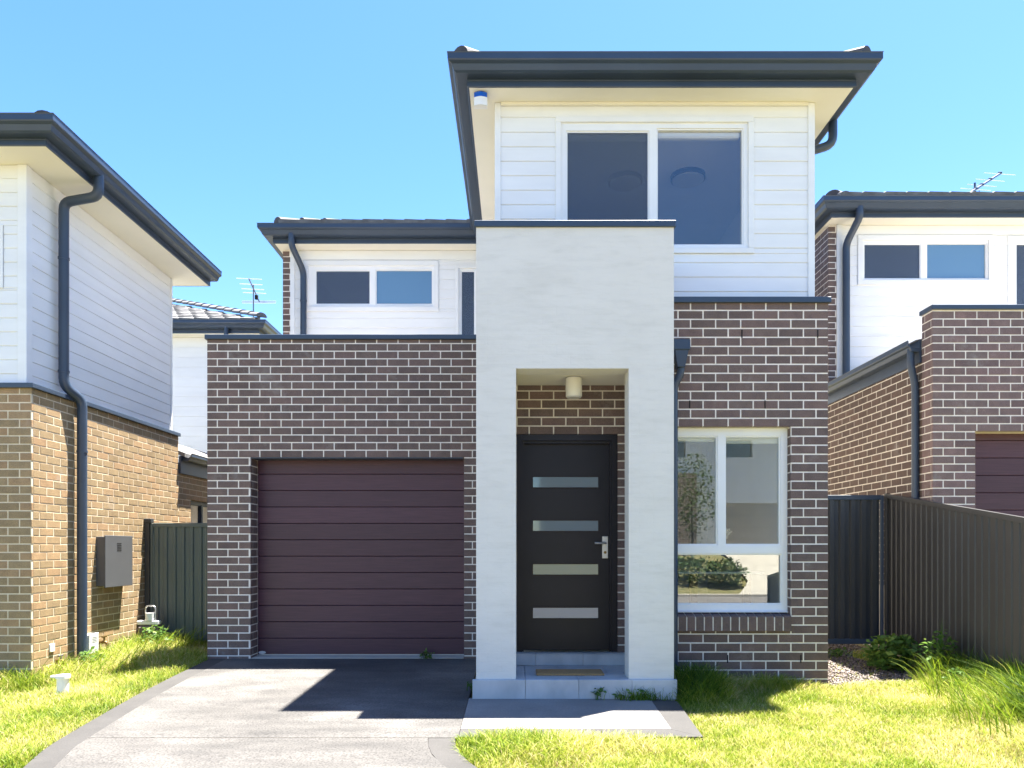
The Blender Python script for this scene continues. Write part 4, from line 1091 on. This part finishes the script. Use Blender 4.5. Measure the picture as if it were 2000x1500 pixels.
def lawn(name, n, x0, x1, y0, y1, mask, hfun, label):
    x = rng.uniform(x0, x1, n); y = y0 + (y1 - y0) * rng.random(n) ** 1.35
    hgt = hfun(x, y); k = mask(x, y) & (hgt > 0)
    # thin bare spots
    d = vnoise(x, y, .22, 3) * .6 + vnoise(x, y, .6, 4) * .4
    k &= (rng.random(n) < np.clip(.35 + 1.1 * d, 0, 1)) | (hgt > .12)
    x, y, hgt = x[k], y[k], hgt[k]; n = len(x)
    hgt = hgt * rng.uniform(.45, 1.25, n)
    t = np.clip(.10 + .55 * vnoise(x, y, .5, 8) + .3 * vnoise(x, y, .13, 9) + rng.normal(0, .22, n) - np.clip(hgt - .14, 0, .3) * np.where(x > 0, 2.0, .5), 0, 1)  # taller right-hand grass tinted darker: shade along the fence put into the colour
    w = np.where(hgt > .13, rng.uniform(.004, .008, n), rng.uniform(.003, .0055, n))
    lean = hgt * rng.uniform(.2, 1.15, n)
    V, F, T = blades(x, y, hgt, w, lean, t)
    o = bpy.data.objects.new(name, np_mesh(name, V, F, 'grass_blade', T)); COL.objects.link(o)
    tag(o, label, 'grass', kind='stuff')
def bumpf(x, y, cx, cy, rx, ry): return np.clip(1 - ((x - cx) / rx) ** 2 - ((y - cy) / ry) ** 2, 0, 1)
def right_mask(x, y):
    k = (x > dr_x(np.clip(y, 3, 5.4)) + .01) & (x < 4.335)
    k &= ~((x > -.45) & (x < 1.345 + (y - 5.25) * .04) & (y > 5.245) & (y < 6.36))
    k &= ~((x < 1.42) & (y > 6.32)); k &= ~((x < 3.02) & (y > 7.06)); k &= y < 8.9
    grav = (x > 3.0) & (y > 7.08 + .12 * np.sin(x * 4)) & (x < 4.0 + .1 * np.sin(y * 5))
    k &= ~(grav & (rng.random(len(x)) < .985))
    return k
def right_h(x, y):
    h = .035 + .045 * vnoise(x, y, .35, 21)
    h += .10 * bumpf(x, y, .05, 5.0, .55, .42) + .05 * bumpf(x, y, .8, 5.1, .6, .25)
    h += .26 * bumpf(x, y, 1.62, 6.72, .38, .5) + .12 * bumpf(x, y, 2.3, 6.95, .7, .22)
    h += .14 * np.clip((x - 3.85) / .3, 0, 1) * np.clip((7.6 - y) / .6, 0, 1) * 1.6 * vnoise(x, y, .3, 31) + .34 * vnoise(x, y, .45, 32) * np.clip((x - 3.55 - .35 * np.clip((y - 6) / 1.2, -1, 1)) / .55, 0, 1) * np.clip((7.9 - y) / .7, 0, 1)
    return h
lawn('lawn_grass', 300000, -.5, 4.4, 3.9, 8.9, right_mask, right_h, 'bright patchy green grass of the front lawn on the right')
def left_mask(x, y):
    k = (x < dl_x(np.clip(y, 3, 8.38)) - .005) & (x > np.where(y > 7.64, -4.97, -7)) & (y < 9.98)
    return k & ~((y > 8.36) & (x > -3.45))
def left_h(x, y):
    h = .035 + .05 * vnoise(x, y, .3, 22)
    edge = np.clip(1 - (x + 4.97) / 1.05, 0, 1) * np.clip((y - 7.3) / .6, 0, 1)
    h += .21 * edge * (.6 + .6 * vnoise(x, y, .35, 25)) + .05 * np.clip((y - 8.4) / .8, 0, 1) * np.clip((-4.1 - x) / .3, 0, 1)
    h += .14 * bumpf(x, y, -3.9, 8.3, .5, .5) + .16 * bumpf(x, y, -5.3, 7.5, .5, .2)
    return h
lawn('lawn_grass', 130000, -6.2, -2.9, 4.0, 10.0, left_mask, left_h, 'bright long grass of the strip between driveway and tan brick wall')
# sparse long stalks beside the fence, catching the sun
def stalks():
    n = 420
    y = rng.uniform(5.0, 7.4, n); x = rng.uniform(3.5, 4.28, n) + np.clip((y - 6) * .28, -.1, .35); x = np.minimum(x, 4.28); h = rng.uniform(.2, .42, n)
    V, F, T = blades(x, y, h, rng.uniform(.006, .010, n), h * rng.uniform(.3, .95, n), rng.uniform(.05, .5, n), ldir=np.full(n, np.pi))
    n2 = 500
    x = rng.uniform(-4.95, -4.1, n2); y = rng.uniform(7.5, 9.8, n2); h = rng.uniform(.2, .42, n2)
    V2, F2, T2 = blades(x, y, h, rng.uniform(.006, .010, n2), h * rng.uniform(.4, 1.0, n2), rng.uniform(.1, .6, n2), ldir=np.full(n2, 0.0))
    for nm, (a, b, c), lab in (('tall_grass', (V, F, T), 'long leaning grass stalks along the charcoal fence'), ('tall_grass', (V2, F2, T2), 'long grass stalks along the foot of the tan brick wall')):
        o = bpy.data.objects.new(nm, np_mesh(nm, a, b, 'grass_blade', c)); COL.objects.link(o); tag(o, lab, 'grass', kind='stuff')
stalks()
def gravel():
    n = 8000
    x = rng.uniform(3.0, 4.33, n); y = rng.uniform(6.9, 10.0, n); k = (y > 7.02 + .12 * np.sin(x * 4)); x, y = x[k], y[k]; n = len(x)
    r = rng.uniform(.008, .02, n)
    base = np.array([(1, 0, 0), (0, 1, 0), (-1, 0, 0), (0, -1, 0), (0, 0, .7), (0, 0, -.7)], float)
    V = base[None] * r[:, None, None] * rng.uniform(.7, 1.3, (n, 6, 1)); a = rng.uniform(0, 6.28, n); c, s = np.cos(a)[:, None], np.sin(a)[:, None]
    V = np.stack([V[..., 0] * c - V[..., 1] * s, V[..., 0] * s + V[..., 1] * c, V[..., 2]], -1) + np.stack([x, y, gz(x, y) + r * .4], -1)[:, None]
    F = np.array([(0, 1, 4), (1, 2, 4), (2, 3, 4), (3, 0, 4), (1, 0, 5), (2, 1, 5), (3, 2, 5), (0, 3, 5)])
    F = (np.arange(n)[:, None, None] * 6 + F[None]).reshape(-1, 3)
    o = bpy.data.objects.new('gravel', np_mesh('gravel', V.reshape(-1, 3), F, 'pebble', np.repeat(rng.random(n), 6))); COL.objects.link(o)
    tag(o, 'pinkish grey gravel in front of the side gate', 'gravel', kind='stuff')
gravel()
def leaf_cloud(n, c, rad, size, flat=.5, shell=.0):
    u = rng.normal(size=(n, 3)); u /= np.linalg.norm(u, axis=1)[:, None]; r = rng.random(n) ** (1 / 3); r = shell + (1 - shell) * r
    P = np.array(c) + u * r[:, None] * np.array(rad)
    e1 = rng.normal(size=(n, 3)); e1[:, 2] *= flat; e1 /= np.linalg.norm(e1, axis=1)[:, None]
    nn = rng.normal(size=(n, 3)) * .6 + np.array([0, 0, 1]); e2 = np.cross(nn, e1); e2 /= np.linalg.norm(e2, axis=1)[:, None]
    nn = np.cross(e1, e2); L = size * rng.uniform(.6, 1.3, n)[:, None]
    V = np.stack([P, P + e1 * L * .5 + e2 * L * .28 + nn * L * .06, P + e1 * L, P + e1 * L * .5 - e2 * L * .28 + nn * L * .06], 1)
    F = np.arange(n)[:, None] * 4 + np.array([[0, 1, 2, 3]])
    return V.reshape(-1, 3), F, np.repeat(np.clip(rng.normal(.5, .25, n), 0, 1), 4)
def plant(name, c, rad, n, size, label, cat, mat='weed_leaf', stems=5, stem_h=None, group=None, z=None):
    x, y = c; z = float(gz(x, y)) if z is None else z
    A = thing(name, label, cat, (x, y, z), group)
    V, F, T = leaf_cloud(n, (x, y, z + rad[2] * .9), rad, size)
    o = bpy.data.objects.new('leaves', np_mesh('leaves', V, F, mat, T)); COL.objects.link(o); attach(o, A)
    V, F, T = blades(np.full(stems, x) + rng.normal(0, .02, stems), np.full(stems, y) + rng.normal(0, .02, stems), np.full(stems, stem_h or rad[2] * 1.7), np.full(stems, .008), np.full(stems, rad[0] * .8), np.full(stems, .3), z=np.full(stems, z))
    o = bpy.data.objects.new('stem', np_mesh('stem', V, F, mat, T)); COL.objects.link(o); attach(o, A)
    return A
plant('weed', (3.98, 7.8), (.28, .24, .20), 700, .08, 'bushy dark green weed at the join of gate and long fence', 'weed', group=None)
plant('weed', (4.15, 7.25), (.15, .16, .27), 300, .065, 'tall leafy weed against the long charcoal fence', 'weed', stem_h=.66)
plant('weed', (4.1, 6.7), (.17, .2, .13), 320, .06, 'low leafy weed among the long grass by the charcoal fence', 'weed')
plant('weed', (-4.72, 8.25), (.15, .2, .15), 240, .055, 'leafy weed in long grass below the tap on the tan wall', 'weed')
plant('weed', (-4.6, 9.5), (.2, .2, .2), 300, .06, 'leafy weed in front of the gas meter', 'weed')
plant('weed', (3.72, 8.62), (.22, .10, .05), 130, .05, 'low weed creeping on gravel under the side gate', 'weed')
plant('weed', (-1.0, 8.37), (.09, .035, .05), 60, .045, 'small weed sprouting at the bottom edge of the garage door', 'weed', z=0)
plant('weed', (.72, 6.37), (.05, .025, .06), 34, .04, 'tiny weed growing at the foot of the tiled step', 'weed', z=-.05)
plant('weed', (-.39, 6.75), (.04, .06, .05), 30, .04, 'small weed at the left foot of the portico', 'weed', z=-.05)
plant('grass_tuft', (1.05, 6.36), (.20, .03, .05), 40, .05, 'dark grass tuft against the right end of the tiled step', 'grass', z=-.05)
def tuft(c, n, r, hmax):
    x = rng.normal(c[0], r, n); y = np.clip(rng.normal(c[1], .02, n), c[1] - .05, c[1] + .03); h = rng.uniform(.05, hmax, n)
    V, F, T = blades(x, y, h, np.full(n, .006), h * rng.uniform(.3, 1, n), rng.uniform(0, .4, n), z=np.full(n, -.06))
    return V, F, T
V, F, T = tuft((1.12, 6.36), 170, .14, .17)
o = bpy.data.objects.new('blades', np_mesh('blades', V, F, 'grass_blade', T)); COL.objects.link(o); o['kind'] = 'stuff'; attach(o, [q for q in COL.objects if q.name == 'grass_tuft'][0])
for i, (x, y, r) in enumerate(((5.0, -11.2, .75), (6.1, -11.0, .9), (7.1, -10.6, .7))):
    plant('shrub', (x, y), (r, r * .8, .5), 900, .14, ['round green shrub nearest the brick wall across the street', 'largest middle green shrub across the street', 'green shrub beside the pale driveway across the street'][i], 'shrub', 'shrub_leaf', group='shrubs across the street')
def tree(x, y):
    z = float(gz(x, y)); A = thing('tree', 'slim leafy tree before the brick wall across the street', 'tree', (x, y, z))
    part('trunk', MB().tube([(x, y, z - .1), (x + .03, y, z + 1.2), (x - .02, y, z + 2.6)], [.06, .045, .02], 10), 'table_wood', A)
    V, F, T = leaf_cloud(1500, (x, y, z + 2.5), (1.0, .8, 1.7), .13)
    o = bpy.data.objects.new('crown', np_mesh('crown', V, F, 'shrub_leaf', T)); COL.objects.link(o); attach(o, A)
tree(6.6, -13.2)
